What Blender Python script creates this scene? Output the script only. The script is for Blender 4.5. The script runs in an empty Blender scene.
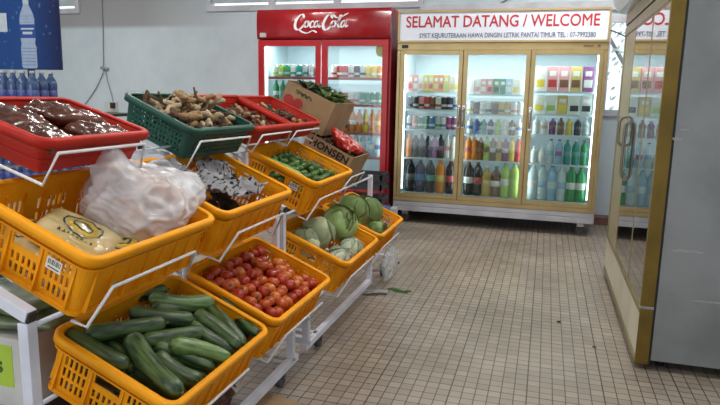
import bpy, bmesh, math, random
from mathutils import Vector, Matrix, noise
from math import sin, cos, pi, radians
random.seed(7)
S = bpy.context.scene
COL = S.collection
ORD = ['first','second','third','fourth','fifth','sixth','seventh','eighth','ninth','tenth','eleventh','twelfth','thirteenth','fourteenth']

# ------------------------------------------------------------------ materials
def mat(name, col, rough=.5, metal=0, spec=.5, noise_amt=0, nscale=8, col2=None, bump=0, bscale=60, coords='Object', stretch=None, emit=0, coat=0, contrast=(.35,.65), trans=0):
    m = bpy.data.materials.new(name); m.use_nodes = True
    nt = m.node_tree; b = nt.nodes['Principled BSDF']
    b.inputs['Base Color'].default_value = (*col, 1); b.inputs['Roughness'].default_value = rough
    b.inputs['Metallic'].default_value = metal; b.inputs['Specular IOR Level'].default_value = spec
    b.inputs['Coat Weight'].default_value = coat
    b.inputs['Transmission Weight'].default_value = trans
    if emit:
        b.inputs['Emission Color'].default_value = (*col, 1); b.inputs['Emission Strength'].default_value = emit
    vec = None
    if noise_amt or col2 or bump:
        tc = nt.nodes.new('ShaderNodeTexCoord'); mp = nt.nodes.new('ShaderNodeMapping')
        nt.links.new(tc.outputs[coords], mp.inputs[0]); vec = mp.outputs[0]
        if stretch: mp.inputs['Scale'].default_value = stretch
    if noise_amt or col2:
        n = nt.nodes.new('ShaderNodeTexNoise'); n.inputs['Scale'].default_value = nscale; n.inputs['Detail'].default_value = 5
        r = nt.nodes.new('ShaderNodeValToRGB')
        c2 = col2 or tuple(c*(1-noise_amt) for c in col)
        r.color_ramp.elements[0].position = contrast[0]; r.color_ramp.elements[1].position = contrast[1]
        r.color_ramp.elements[0].color = (*c2, 1); r.color_ramp.elements[1].color = (*col, 1)
        nt.links.new(vec, n.inputs['Vector']); nt.links.new(n.outputs['Fac'], r.inputs[0]); nt.links.new(r.outputs[0], b.inputs['Base Color'])
    if bump:
        n = nt.nodes.new('ShaderNodeTexNoise'); n.inputs['Scale'].default_value = bscale; n.inputs['Detail'].default_value = 4
        bp = nt.nodes.new('ShaderNodeBump'); bp.inputs['Strength'].default_value = bump; bp.inputs['Distance'].default_value = .01
        nt.links.new(vec, n.inputs['Vector']); nt.links.new(n.outputs['Fac'], bp.inputs['Height']); nt.links.new(bp.outputs[0], b.inputs['Normal'])
    return m

def glassmat(name, tint=(.9,.97,.95), base=.0, f0=1.5, rough=.0):
    m = bpy.data.materials.new(name); m.use_nodes = True; nt = m.node_tree
    nt.nodes.clear()
    o = nt.nodes.new('ShaderNodeOutputMaterial'); mx = nt.nodes.new('ShaderNodeMixShader')
    t = nt.nodes.new('ShaderNodeBsdfTransparent'); t.inputs[0].default_value = (*tint, 1)
    g = nt.nodes.new('ShaderNodeBsdfGlossy'); g.inputs['Roughness'].default_value = rough
    fr = nt.nodes.new('ShaderNodeFresnel'); fr.inputs[0].default_value = f0
    ad = nt.nodes.new('ShaderNodeMath'); ad.operation = 'ADD'; ad.use_clamp = True; ad.inputs[1].default_value = base
    nt.links.new(fr.outputs[0], ad.inputs[0]); nt.links.new(ad.outputs[0], mx.inputs[0])
    nt.links.new(t.outputs[0], mx.inputs[1]); nt.links.new(g.outputs[0], mx.inputs[2]); nt.links.new(mx.outputs[0], o.inputs[0])
    return m

def filmmat(name, col, opac, rough=.2, opac2=None, nscale=9):
    m = bpy.data.materials.new(name); m.use_nodes = True; nt = m.node_tree
    b = nt.nodes['Principled BSDF']; o = nt.nodes['Material Output']
    b.inputs['Base Color'].default_value = (*col, 1); b.inputs['Roughness'].default_value = rough
    mx = nt.nodes.new('ShaderNodeMixShader'); t = nt.nodes.new('ShaderNodeBsdfTransparent')
    tc = nt.nodes.new('ShaderNodeTexCoord')
    n = nt.nodes.new('ShaderNodeTexNoise'); n.inputs['Scale'].default_value = nscale; n.inputs['Detail'].default_value = 6
    mr = nt.nodes.new('ShaderNodeMapRange'); mr.inputs[1].default_value = .3; mr.inputs[2].default_value = .7
    mr.inputs[3].default_value = opac; mr.inputs[4].default_value = opac2 or opac
    bp = nt.nodes.new('ShaderNodeBump'); bp.inputs['Strength'].default_value = .5; bp.inputs['Distance'].default_value = .01
    n2 = nt.nodes.new('ShaderNodeTexNoise'); n2.inputs['Scale'].default_value = 25; n2.inputs['Detail'].default_value = 5
    nt.links.new(tc.outputs['Object'], n.inputs['Vector']); nt.links.new(n.outputs['Fac'], mr.inputs[0])
    nt.links.new(tc.outputs['Object'], n2.inputs['Vector']); nt.links.new(n2.outputs['Fac'], bp.inputs['Height']); nt.links.new(bp.outputs[0], b.inputs['Normal'])
    nt.links.new(mr.outputs[0], mx.inputs[0]); nt.links.new(t.outputs[0], mx.inputs[1]); nt.links.new(b.outputs[0], mx.inputs[2]); nt.links.new(mx.outputs[0], o.inputs[0])
    return m

_mc = {}
def cm(col, rough=.4, **k):
    key = (tuple(round(c, 3) for c in col), rough, tuple(sorted(k.items())))
    if key not in _mc: _mc[key] = mat('paint', col, rough, noise_amt=.12, nscale=30, **k)
    return _mc[key]

M = dict(
 orange=mat('orange_plastic', (.96,.37,.004), .5, spec=.22, noise_amt=.14, nscale=7, bump=.05, bscale=40),
 red=mat('red_plastic', (.52,.024,.012), .5, spec=.25, noise_amt=.25, nscale=9),
 green=mat('green_plastic', (.005,.075,.05), .45, noise_amt=.25, nscale=9),
 white_metal=mat('white_painted_steel', (.70,.71,.80), .4, noise_amt=.15, nscale=12),
 black=mat('black_plastic', (.012,.012,.014), .5, noise_amt=.3, nscale=20),
 rubber=mat('grey_rubber', (.09,.09,.1), .7, noise_amt=.3, nscale=20),
 chrome=mat('chrome', (.62,.62,.64), .2, metal=1, noise_amt=.1, nscale=14),
 gold=mat('gold_anodised', (.46,.34,.16), .36, metal=.6, noise_amt=.16, nscale=5),
 gold_dark=mat('aged_gold_anodised', (.21,.13,.02), .45, metal=.45, noise_amt=.3, nscale=6),
 gold_olive=mat('olive_gold_frame', (.30,.25,.12), .4, metal=.45, noise_amt=.25, nscale=6),
 pewter=mat('pewter_handle', (.22,.21,.18), .35, metal=.6, noise_amt=.15, nscale=9),
 cream=mat('cream_panel', (.62,.58,.44), .4, noise_amt=.15, nscale=6),
 silver=mat('silver_panel', (.52,.52,.56), .35, metal=.5, noise_amt=.15, nscale=7),
 white=mat('white_enamel', (.58,.66,.70), .35, noise_amt=.05, nscale=4),
 sign=mat('sign_acrylic', (.74,.76,.84), .25, noise_amt=.04, nscale=3),
 signred=mat('sign_red_vinyl', (.50,.02,.03), .5, noise_amt=.12, nscale=9),
 signblue=mat('sign_blue_vinyl', (.10,.13,.22), .5, noise_amt=.12, nscale=9),
 cokered=mat('glossy_red_enamel', (.36,.006,.012), .22, noise_amt=.2, nscale=3, coat=.4),
 coketrim=mat('bright_red_trim', (.42,.009,.012), .3, noise_amt=.2, nscale=5),
 print_white=mat('white_print', (.85,.80,.80), .4, noise_amt=.08, nscale=9),
 wire=mat('white_wire', (.80,.80,.82), .35, noise_amt=.1, nscale=12),
 cardboard=mat('cardboard', (.36,.23,.12), .85, noise_amt=.25, nscale=9, bump=.1, bscale=50),
 cardprint=mat('carton_black_print', (.015,.012,.01), .8, noise_amt=.2, nscale=30),
 glass=glassmat('door_glass'),
 glass_side=glassmat('worn_door_glass', (.62,.72,.70), .30, 1.6, .02),
 winglass=glassmat('window_glass', (.93,.97,.98)),
 led=mat('cool_tube_light', (.88,.95,1), .4, emit=5, noise_amt=0),
 fluoro=mat('fluorescent_tube', (.95,.98,1), .4, emit=9, noise_amt=0),
)

# ------------------------------------------------------------------ mesh helpers
def link(name, me, parent=None, mats=(), mw=None, label=None, smooth=False):
    me.name = name
    for m in mats: me.materials.append(M[m] if isinstance(m, str) else m)
    if smooth:
        for p in me.polygons: p.use_smooth = True
    o = bpy.data.objects.new(name, me); COL.objects.link(o)
    if parent is not None: o.parent = parent
    if mw is not None: o.matrix_local = mw
    if label: o['label'] = label
    return o
def bm2me(bm, name='mesh', recalc=True):
    if recalc: bmesh.ops.recalc_face_normals(bm, faces=bm.faces)
    me = bpy.data.meshes.new(name); bm.to_mesh(me); bm.free(); return me
def top(o, label, cat, group=None):
    o['label'] = label; o['category'] = cat
    if group: o['group'] = group
    return o
def empty(name, mw, label=None, cat=None, group=None):
    o = bpy.data.objects.new(name, None); COL.objects.link(o); o.empty_display_size = .05
    o.matrix_world = mw if isinstance(mw, Matrix) else Matrix.Translation(mw)
    if label: top(o, label, cat, group)
    return o
def struct(o): o['kind'] = 'structure'; return o

def box(bm, a, b, mi=0, bev=0, mx=None):
    a = Vector(a); b = Vector(b)
    vs = [bm.verts.new((x, y, z)) for x in (a.x, b.x) for y in (a.y, b.y) for z in (a.z, b.z)]
    fs = []
    for idx in ((0,1,3,2),(4,6,7,5),(0,4,5,1),(2,3,7,6),(0,2,6,4),(1,5,7,3)):
        f = bm.faces.new([vs[i] for i in idx]); f.material_index = mi; fs.append(f)
    if mx is not None: bmesh.ops.transform(bm, matrix=mx, verts=vs)
    if bev > 0:
        es = list({e for f in fs for e in f.edges})
        r = bmesh.ops.bevel(bm, geom=es, offset=bev, segments=2, affect='EDGES', profile=.7)
        for f in r['faces']: f.material_index = mi
    return vs
def mbox(name, a, b, m, parent=None, bev=.002, label=None):
    bm = bmesh.new(); box(bm, a, b, 0, bev); return link(name, bm2me(bm), parent, (m,), label=label)

def catmull(pts, n=6):
    P = [Vector(p) for p in pts]; out = []
    for i in range(len(P)-1):
        p0 = P[max(i-1,0)]; p1 = P[i]; p2 = P[i+1]; p3 = P[min(i+2,len(P)-1)]
        for k in range(n):
            t = k/n
            out.append(.5*((2*p1)+(-p0+p2)*t+(2*p0-5*p1+4*p2-p3)*t*t+(-p0+3*p1-3*p2+p3)*t**3))
    out.append(P[-1]); return out
def tube(bm, pts, r, seg=8, mi=0, caps=True, sy=1.0):
    pts = [Vector(p) for p in pts]; n = len(pts)
    rr = r if callable(r) else (lambda t: r)
    rings = []; ref = None
    for i, p in enumerate(pts):
        d = (pts[min(i+1,n-1)]-pts[max(i-1,0)]).normalized()
        if ref is None:
            ref = Vector((0,0,1)) if abs(d.z) < .9 else Vector((1,0,0))
        x = d.cross(ref).normalized(); y = x.cross(d).normalized(); ref = y
        R_ = rr(i/(n-1))
        rings.append([bm.verts.new(p+x*R_*cos(2*pi*k/seg)+y*R_*sy*sin(2*pi*k/seg)) for k in range(seg)])
    for a, b in zip(rings, rings[1:]):
        for k in range(seg):
            f = bm.faces.new((a[k], a[(k+1)%seg], b[(k+1)%seg], b[k])); f.material_index = mi; f.smooth = True
    if caps:
        for rg in (rings[0], rings[-1]):
            f = bm.faces.new(rg); f.material_index = mi
def bar(bm, p, q, s, mi=0):
    """square tube bar from p to q, side s"""
    p = Vector(p); q = Vector(q); d = (q-p); L = d.length; d.normalize()
    up = Vector((0,1,0)) if abs(d.y) < .9 else Vector((0,0,1))
    x = d.cross(up).normalized(); y = d.cross(x).normalized()
    mx = Matrix.Translation(p) @ Matrix((x, y, d)).transposed().to_4x4()
    box(bm, (-s/2,-s/2,0), (s/2,s/2,L), mi, s*.08, mx)
def lathe(bm, prof, seg=14, mi=0, cx=0, cy=0):
    """prof: (r,z,mat)"""
    prev = None; vs = []
    for (r, z, *m) in prof:
        if r < 1e-5: ring = [bm.verts.new((cx, cy, z))]
        else: ring = [bm.verts.new((cx+r*cos(2*pi*k/seg), cy+r*sin(2*pi*k/seg), z)) for k in range(seg)]
        if prev is not None:
            for k in range(seg):
                a = prev[k % len(prev)]; b = prev[(k+1) % len(prev)]; c = ring[(k+1) % len(ring)]; d = ring[k % len(ring)]
                q = []
                for v in (a, b, c, d):
                    if v not in q: q.append(v)
                if len(q) > 2:
                    f = bm.faces.new(q); f.material_index = m[0] if m else mi; f.smooth = True
        prev = ring
def text(name, s, size, m, parent, mw, bold=0, sx=1, extr=.001, shear=0, align='LEFT', space=1):
    cu = bpy.data.curves.new(name, 'FONT'); cu.body = s; cu.size = size; cu.extrude = extr; cu.shear = shear
    cu.align_x = align; cu.space_character = space; cu.resolution_u = 3
    ob = bpy.data.objects.new('tmp', cu); COL.objects.link(ob)
    dg = bpy.context.evaluated_depsgraph_get(); me = bpy.data.meshes.new_from_object(ob.evaluated_get(dg))
    bpy.data.objects.remove(ob); me.transform(Matrix.Diagonal((sx,1,1,1)))
    me.materials.clear()
    if bold:                      # heavier strokes: shifted copies of the same glyphs
        bm = bmesh.new()
        for k, (dx, dy) in enumerate(((0,0),(bold,0),(-bold,0),(0,bold),(0,-bold))):
            n0 = len(bm.verts); bm.from_mesh(me); bm.verts.ensure_lookup_table()
            for v in bm.verts[n0:]: v.co += Vector((dx, dy, k*.00012))
        bm.to_mesh(me); bm.free()
    return link(name, me, parent, (m,), mw)
def fitw(o, w):
    xs = [v.co.x for v in o.data.vertices]; k = w/(max(xs)-min(xs))
    for v in o.data.vertices: v.co.x = (v.co.x-min(xs))*k
    return o
FRONT = Matrix(((1,0,0,0),(0,0,-1,0),(0,1,0,0),(0,0,0,1)))       # text plane xy -> xz facing -y
def front(x, y, z): return Matrix.Translation((x, y, z)) @ FRONT
def bumpy(bm, amp, sc, seed=0, verts=None):
    for v in (verts or bm.verts):
        n = noise.noise(Vector(v.co)*sc+Vector((seed*7.3, seed*3.1, seed)))
        v.co += v.co.normalized()*n*amp
def blob(rx, ry, rz, amp=.1, sc=3, seed=0, sub=3):
    bm = bmesh.new(); bmesh.ops.create_icosphere(bm, subdivisions=sub, radius=1)
    for v in bm.verts:
        n = noise.noise(v.co*sc+Vector((seed*7.3, seed*3.1, seed))); v.co *= 1+amp*n; v.co = Vector((v.co.x*rx, v.co.y*ry, v.co.z*rz))
    for f in bm.faces: f.smooth = True
    return bm
def copytree(o, parent=None):
    c = o.copy(); COL.objects.link(c); c.parent = parent
    for ch in list(o.children): copytree(ch, c)
    return c

# ------------------------------------------------------------------ room
XW, YB, ZC = 1.22, 6.40, 2.9
floor_m = bpy.data.materials.new('small_floor_tiles'); floor_m.use_nodes = True
nt = floor_m.node_tree; b = nt.nodes['Principled BSDF']; N = nt.nodes.new
tc = N('ShaderNodeTexCoord'); br = N('ShaderNodeTexBrick'); br.offset = 0; br.squash = 1
br.inputs['Scale'].default_value = 1; br.inputs['Brick Width'].default_value = .0505; br.inputs['Row Height'].default_value = .0505
br.inputs['Mortar Size'].default_value = .0022; br.inputs['Mortar Smooth'].default_value = .2; br.inputs['Bias'].default_value = 0
br.inputs['Color1'].default_value = (.385,.325,.265,1); br.inputs['Color2'].default_value = (.30,.255,.21,1); br.inputs['Mortar'].default_value = (.06,.05,.042,1)
# wider joint every five tiles across, where the tile sheets meet
br2 = N('ShaderNodeTexBrick'); br2.offset = 0; br2.inputs['Scale'].default_value = 1; br2.inputs['Brick Width'].default_value = .0505*6; br2.inputs['Row Height'].default_value = .0505*6
br2.inputs['Mortar Size'].default_value = .0032; br2.inputs['Color1'].default_value = (1,1,1,1); br2.inputs['Color2'].default_value = (.93,.93,.93,1); br2.inputs['Mortar'].default_value = (.55,.55,.55,1)
nz = N('ShaderNodeTexNoise'); nz.inputs['Scale'].default_value = 1.7; nz.inputs['Detail'].default_value = 6
rp = N('ShaderNodeValToRGB'); rp.color_ramp.elements[0].position = .3; rp.color_ramp.elements[0].color = (.72,.70,.66,1); rp.color_ramp.elements[1].position = .7; rp.color_ramp.elements[1].color = (1.05,1.05,1.05,1)
m1 = N('ShaderNodeMixRGB'); m1.blend_type = 'MULTIPLY'; m1.inputs[0].default_value = 1
m2 = N('ShaderNodeMixRGB'); m2.blend_type = 'MULTIPLY'; m2.inputs[0].default_value = 1
L_ = nt.links.new
for t in (br, br2, nz): L_(tc.outputs['Object'], t.inputs['Vector'])
L_(br.outputs[0], m1.inputs[1]); L_(br2.outputs[0], m1.inputs[2]); L_(nz.outputs['Fac'], rp.inputs[0]); L_(m1.outputs[0], m2.inputs[1]); L_(rp.outputs[0], m2.inputs[2]); L_(m2.outputs[0], b.inputs['Base Color'])
b.inputs['Roughness'].default_value = .36
bp = N('ShaderNodeBump'); bp.inputs['Strength'].default_value = .35; bp.inputs['Distance'].default_value = .002; bp.invert = True
L_(br.outputs['Fac'], bp.inputs['Height']); L_(bp.outputs[0], b.inputs['Normal'])

wall_m = bpy.data.materials.new('grey_blue_plaster'); wall_m.use_nodes = True
nt = wall_m.node_tree; b = nt.nodes['Principled BSDF']; N = nt.nodes.new; L_ = nt.links.new
tc = N('ShaderNodeTexCoord'); sp = N('ShaderNodeSeparateXYZ'); L_(tc.outputs['Object'], sp.inputs[0])
nz = N('ShaderNodeTexNoise'); nz.inputs['Scale'].default_value = 1.3; nz.inputs['Detail'].default_value = 8; nz.inputs['Roughness'].default_value = .7; L_(tc.outputs['Object'], nz.inputs['Vector'])
rp = N('ShaderNodeValToRGB'); rp.color_ramp.elements[0].position = .3; rp.color_ramp.elements[0].color = (.50,.575,.62,1); rp.color_ramp.elements[1].position = .75; rp.color_ramp.elements[1].color = (.66,.735,.78,1)
L_(nz.outputs['Fac'], rp.inputs[0])
mz = N('ShaderNodeMapRange'); mz.inputs[1].default_value = 1.90; mz.inputs[2].default_value = 1.95; L_(sp.outputs['Z'], mz.inputs[0])      # darker grey upper strip, stronger towards the left
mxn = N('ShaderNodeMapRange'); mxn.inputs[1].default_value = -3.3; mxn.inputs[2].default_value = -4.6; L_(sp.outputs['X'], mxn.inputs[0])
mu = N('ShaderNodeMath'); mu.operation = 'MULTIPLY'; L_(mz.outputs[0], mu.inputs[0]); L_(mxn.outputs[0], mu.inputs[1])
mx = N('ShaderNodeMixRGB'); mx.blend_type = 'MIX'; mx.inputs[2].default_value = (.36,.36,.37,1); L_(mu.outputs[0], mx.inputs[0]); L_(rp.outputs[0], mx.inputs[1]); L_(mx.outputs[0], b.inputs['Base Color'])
b.inputs['Roughness'].default_value = .6

def sbox(name, a, b_, m, bev=0):
    return struct(mbox(name, a, b_, m, None, bev))
sbox('floor', (-7.2,-3,-.06), (XW+.1,YB+.1,0), floor_m)
bm = bmesh.new()
for a_, b2_ in (((-7.1,-3.1,0),(-5.0,-3,ZC)),((-.4,-3.1,0),(XW,-3,ZC)),((-5.0,-3.1,2.3),(-.4,-3,ZC))): box(bm, a_, b2_)
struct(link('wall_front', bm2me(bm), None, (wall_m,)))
sbox('ceiling', (-7.2,-3,ZC), (XW+.1,YB+.1,ZC+.08), mat('ceiling_paint', (.72,.72,.70), .8, noise_amt=.08, nscale=2))
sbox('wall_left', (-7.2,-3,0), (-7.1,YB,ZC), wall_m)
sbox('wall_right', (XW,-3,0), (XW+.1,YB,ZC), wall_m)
# back wall with openings: (x0,x1,z0,z1)
ops = [(-7.0,-5.50,2.13,2.62), (-3.72,-1.30,2.12,2.62), (.50,1.18,1.08,1.93)]
xs = sorted({-7.1, XW} | {o[0] for o in ops} | {o[1] for o in ops}); zs = sorted({0, ZC} | {o[2] for o in ops} | {o[3] for o in ops})
bm = bmesh.new()
for x0, x1 in zip(xs, xs[1:]):
    for z0, z1 in zip(zs, zs[1:]):
        if any(o[0] <= x0 and x1 <= o[1] and o[2] <= z0 and z1 <= o[3] for o in ops): continue
        box(bm, (x0,YB,z0), (x1,YB+.12,z1))
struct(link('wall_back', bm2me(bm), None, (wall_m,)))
fr = mat('white_window_paint', (.62,.62,.66), .5, noise_amt=.2, nscale=6)
def window(n, o, mull, louver):
    bm = bmesh.new(); t = .05
    x0, x1, z0, z1 = o
    box(bm, (x0-.03,YB-.03,z0-.04), (x1+.03,YB+.03,z0+.02)); box(bm, (x0-.03,YB-.03,z1-.02), (x1+.03,YB+.03,z1+.04))
    box(bm, (x0-.03,YB-.03,z0+.02), (x0+.03,YB+.03,z1-.02)); box(bm, (x1-.03,YB-.03,z0+.02), (x1+.03,YB+.03,z1-.02))
    for x in mull: box(bm, (x-.035,YB-.02,z0+.02), (x+.035,YB+.03,z1-.02))
    w = link('window_%d' % n, bm2me(bm), None, (fr,)); struct(w)
    bm = bmesh.new()
    if louver:
        z = z0+.05
        while z < z1-.05:
            box(bm, (x0+.03,YB+.0,z), (x1-.03,YB+.006,z+.1), 0, 0, Matrix.Translation((0,YB,z)) @ Matrix.Rotation(radians(-18),4,'X') @ Matrix.Translation((0,-YB,-z))); z += .095
        link('louvre_panes', bm2me(bm), w, (mat('frosted_louvre_glass', (.55,.60,.63), .3, noise_amt=.1),))
    else:
        box(bm, (x0+.03,YB+.005,z0+.02), (x1-.03,YB+.01,z1-.02)); link('pane', bm2me(bm), w, ('winglass',))
    return w
window(1, ops[2], [], False); window(2, ops[1], [-2.95,-2.2], True); window(3, ops[0], [-6.3], True)
sbox('baseboard_back', (.47,YB-.16,0), (XW-.01,YB-.001,.075), mat('terracotta_kerb', (.19,.085,.07), .6, noise_amt=.3, nscale=9), .004)
sbox('trim_1', (-1.3,YB-.05,2.02), (XW-.01,YB-.001,2.10), fr, .003)
# outdoor ground and tree beyond the window
sbox('ground', (-9,YB+.3,-.2), (9,16,-.06), mat('outdoor_ground', (.35,.34,.28), .9, noise_amt=.3, nscale=2))

# ------------------------------------------------------------------ crates
def crate_matrix(x, y, z, tilt, W, H, yaw=0):
    """(x,y,z) = middle of the aisle-side rim; returns frame at the base centre: X along the rack, Y towards the back, Z up"""
    t = radians(tilt); eX = Vector((0,1,0)); eY = Vector((-cos(t),0,sin(t))); eZ = Vector((sin(t),0,cos(t)))
    R_ = Matrix.Rotation(radians(yaw), 3, 'Z') @ Matrix((eX, eY, eZ)).transposed()
    o = Vector((x,y,z)) + (R_ @ Vector((0,W/2,-H)))
    return Matrix.Translation(o) @ R_.to_4x4()

def perimeter(a, b, r, cuts):
    """list of (pos2d, normal2d, side, s) counter-clockwise; cuts[side] = fractions along straight part"""
    out = []
    sides = [((-a+r,-b),(a-r,-b),(0,-1)), ((a,-b+r),(a,b-r),(1,0)), ((a-r,b),(-a+r,b),(0,1)), ((-a,b-r),(-a,-b+r),(-1,0))]
    cc = [(a-r,-b+r,-90), (a-r,b-r,0), (-a+r,b-r,90), (-a+r,-b+r,180)]
    for i, (p, q, n) in enumerate(sides):
        for f in cuts[i]:
            out.append((Vector((p[0]+(q[0]-p[0])*f, p[1]+(q[1]-p[1])*f)), Vector(n), i, f))
        cx, cy, a0 = cc[i]
        for k in range(1, 5):
            an = radians(a0+90*k/5); out.append((Vector((cx+r*cos(an), cy+r*sin(an))), Vector((cos(an), sin(an))), -1, 0))
    return out
def shell(bm, a, b, r, H, taper, holes, th=.004, extra_z=()):
    """holes[side] = list of (f0,f1,z0,z1)"""
    cuts = [sorted({0.,1.} | {h[0] for h in holes[i]} | {h[1] for h in holes[i]}) for i in range(4)]
    zs = sorted({0., H} | {h[2] for hs in holes for h in hs} | {h[3] for hs in holes for h in hs} | set(extra_z))
    P = perimeter(a, b, r, cuts); n = len(P)
    def pt(i, z, inner):
        p, nn, _, _ = P[i]; d = -(taper*(1-z/H)) - (th if inner else 0)
        return (p.x+nn.x*d, p.y+nn.y*d, z)
    V = [[[bm.verts.new(pt(i, z, k)) for k in (0,1)] for z in zs] for i in range(n)]
    def solid(i, j):
        if j < 0 or j >= len(zs)-1: return False
        i %= n; A = P[i]; B = P[(i+1) % n]
        if A[2] < 0 or B[2] != A[2]: return True
        fm = (A[3]+B[3])/2; zm = (zs[j]+zs[j+1])/2
        return not any(h[0] < fm < h[1] and h[2] < zm < h[3] for h in holes[A[2]])
    for i in range(n):
        for j in range(len(zs)-1):
            if not solid(i, j): continue
            i2 = (i+1) % n
            bm.faces.new((V[i][j][0], V[i2][j][0], V[i2][j+1][0], V[i][j+1][0])); bm.faces.new((V[i][j][1], V[i][j+1][1], V[i2][j+1][1], V[i2][j][1]))
            if not solid(i-1, j): bm.faces.new((V[i][j][0], V[i][j+1][0], V[i][j+1][1], V[i][j][1]))
            if not solid(i+1, j): bm.faces.new((V[i2][j][0], V[i2][j][1], V[i2][j+1][1], V[i2][j+1][0]))
            if not solid(i, j-1): bm.faces.new((V[i][j][0], V[i][j][1], V[i2][j][1], V[i2][j][0]))
            if not solid(i, j+1): bm.faces.new((V[i][j+1][0], V[i2][j+1][0], V[i2][j+1][1], V[i][j+1][1]))
def ring(bm, a, b, r, prof):
    """sweep closed profile [(out,z)] round the rounded rectangle"""
    P = perimeter(a, b, r, [[0,1]]*4); n = len(P); m = len(prof)
    V = [[bm.verts.new((p.x+nn.x*o, p.y+nn.y*o, z)) for o, z in prof] for p, nn, _, _ in P]
    for i in range(n):
        for j in range(m):
            bm.faces.new((V[i][j], V[(i+1)%n][j], V[(i+1)%n][(j+1)%m], V[i][(j+1)%m]))
def grid_slots(f0, f1, nf, z0, z1, nz, duty=.5, dz=.75):
    out = []
    for i in range(nf):
        for j in range(nz):
            w = (f1-f0)/nf; h = (z1-z0)/nz
            out.append((round(f0+i*w+w*(1-duty)/2,4), round(f0+i*w+w*(1+duty)/2,4), round(z0+j*h+h*(1-dz)/2,4), round(z0+j*h+h*(1+dz)/2,4)))
    return out
_cr = {}
def crate(kind, mw, label, group, sticker=False):
    if kind == 'orange':
        L, W, H, r, tp, m = .55, .38, .175, .035, .016, 'orange'
        end = grid_slots(.04,.30,5,.022,.135,3) + grid_slots(.36,.64,5,.022,.085,2) + grid_slots(.70,.96,5,.022,.135,3) + [(.37,.63,.100,.132), (.08,.28,.146,.151), (.40,.60,.146,.151), (.72,.92,.146,.151)]
        back = grid_slots(.05,.28,6,.03,.12,2) + grid_slots(.72,.95,6,.03,.12,2) + grid_slots(.38,.62,6,.03,.12,2)
        holes = [[], end, back, end]
    elif kind == 'red':
        L, W, H, r, tp, m = .42, .32, .095, .03, .02, 'red'
        s = []; holes = [s, s, s, s]
    else:
        L, W, H, r, tp, m = .42, .33, .13, .03, .02, 'green'
        holes = [grid_slots(.04,.96,20,.015,.11,5,.5,.55), grid_slots(.04,.96,14,.015,.11,5,.5,.55), grid_slots(.04,.96,20,.015,.11,5,.5,.55), grid_slots(.04,.96,14,.015,.11,5,.5,.55)]
    e = empty(kind+'_crate' if kind == 'orange' else kind+'_basket', mw, label, 'crate' if kind == 'orange' else 'basket', group)
    if kind not in _cr:
        bm = bmesh.new(); a, b_ = L/2, W/2
        shell(bm, a, b_, r, H, tp, holes)
        # base with slots
        ba, bb = a-tp-.004, b_-tp-.004
        if kind == 'orange':
            for k in range(9):
                x = -ba+k*(2*ba-.02)/8; box(bm, (x,-bb+.01,0), (x+.02,bb-.01,.004))
            for k in range(7):
                y = -bb+k*(2*bb-.02)/6; box(bm, (-ba+.01,y,.0005), (ba-.01,y+.02,.0045))
        else: box(bm, (-ba+.004,-bb+.004,0), (ba-.004,bb-.004,.004))
        if kind == 'orange':       # vertical ribs and a second ledge under the rim
            for side, n_, q in ((0,7,a), (2,7,a), (1,3,b_), (3,3,b_)):
                for k in range(n_+1):
                    u = -q+r+.004+(2*q-2*r-.008)*k/n_
                    for z0, z1 in ((.01,.138),):
                        d = (b_ if side in (0,2) else a)-tp*.5
                        s_ = 1 if side in (1,2) else -1
                        if side in (0,2): box(bm, (u-.0025, s_*(d-.008), z0), (u+.0025, s_*(d+.0065), z1))
                        else: box(bm, (s_*(d-.008), u-.0025, z0), (s_*(d+.0065), u+.0025, z1))
            ring(bm, a, b_, r, [(-.005,.138),(.006,.138),(.006,.143),(-.005,.143)])
            ring(bm, a, b_, r, [(-.015,.0),(-.010,.0),(-.010,.012),(-.015,.012)])
        elif kind == 'red':
            for z in (.03,.06): ring(bm, a, b_, r, [(-tp*(1-z/H)-.004,z),(-tp*(1-z/H)+.003,z),(-tp*(1-z/H)+.003,z+.006),(-tp*(1-z/H)-.004,z+.006)])
        body = bm2me(bm, kind+'_body')
        bm = bmesh.new(); w = .011 if kind == 'orange' else .012
        ring(bm, a, b_, r, [(-.006,H-.004),(w-.001,H-.006),(w,H-.02),(w+.003,H-.02),(w+.003,H),(w-.001,H+.004),(-.004,H+.004),(-.006,H+.002)])
        rim = bm2me(bm, kind+'_rim'); rim.shade_smooth() if hasattr(rim,'shade_smooth') else None
        for me in (body, rim): me.materials.append(M[m])
        _cr[kind] = (body, rim)
    body, rim = _cr[kind]
    link('crate_body', body, e).data.name = 'crate_body'; o = link('rim', rim, e)
    if sticker:
        bm = bmesh.new(); x = -L/2+.0055; box(bm, (x-.012,-W/2+.07,.098), (x-.0105,-W/2+.115,.128), 0)
        for k in range(9): box(bm, (x-.0124,-W/2+.074+k*.0042,.112), (x-.0119,-W/2+.0755+k*.0042+(k%3)*.0007,.125), 1)
        box(bm, (x-.0124,-W/2+.075,.103), (x-.0119,-W/2+.108,.106), 1)
        link('price_sticker', bm2me(bm), e, (cm((.75,.72,.62)), cm((.05,.05,.05))), label='white price sticker with a barcode')
    return e

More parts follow.
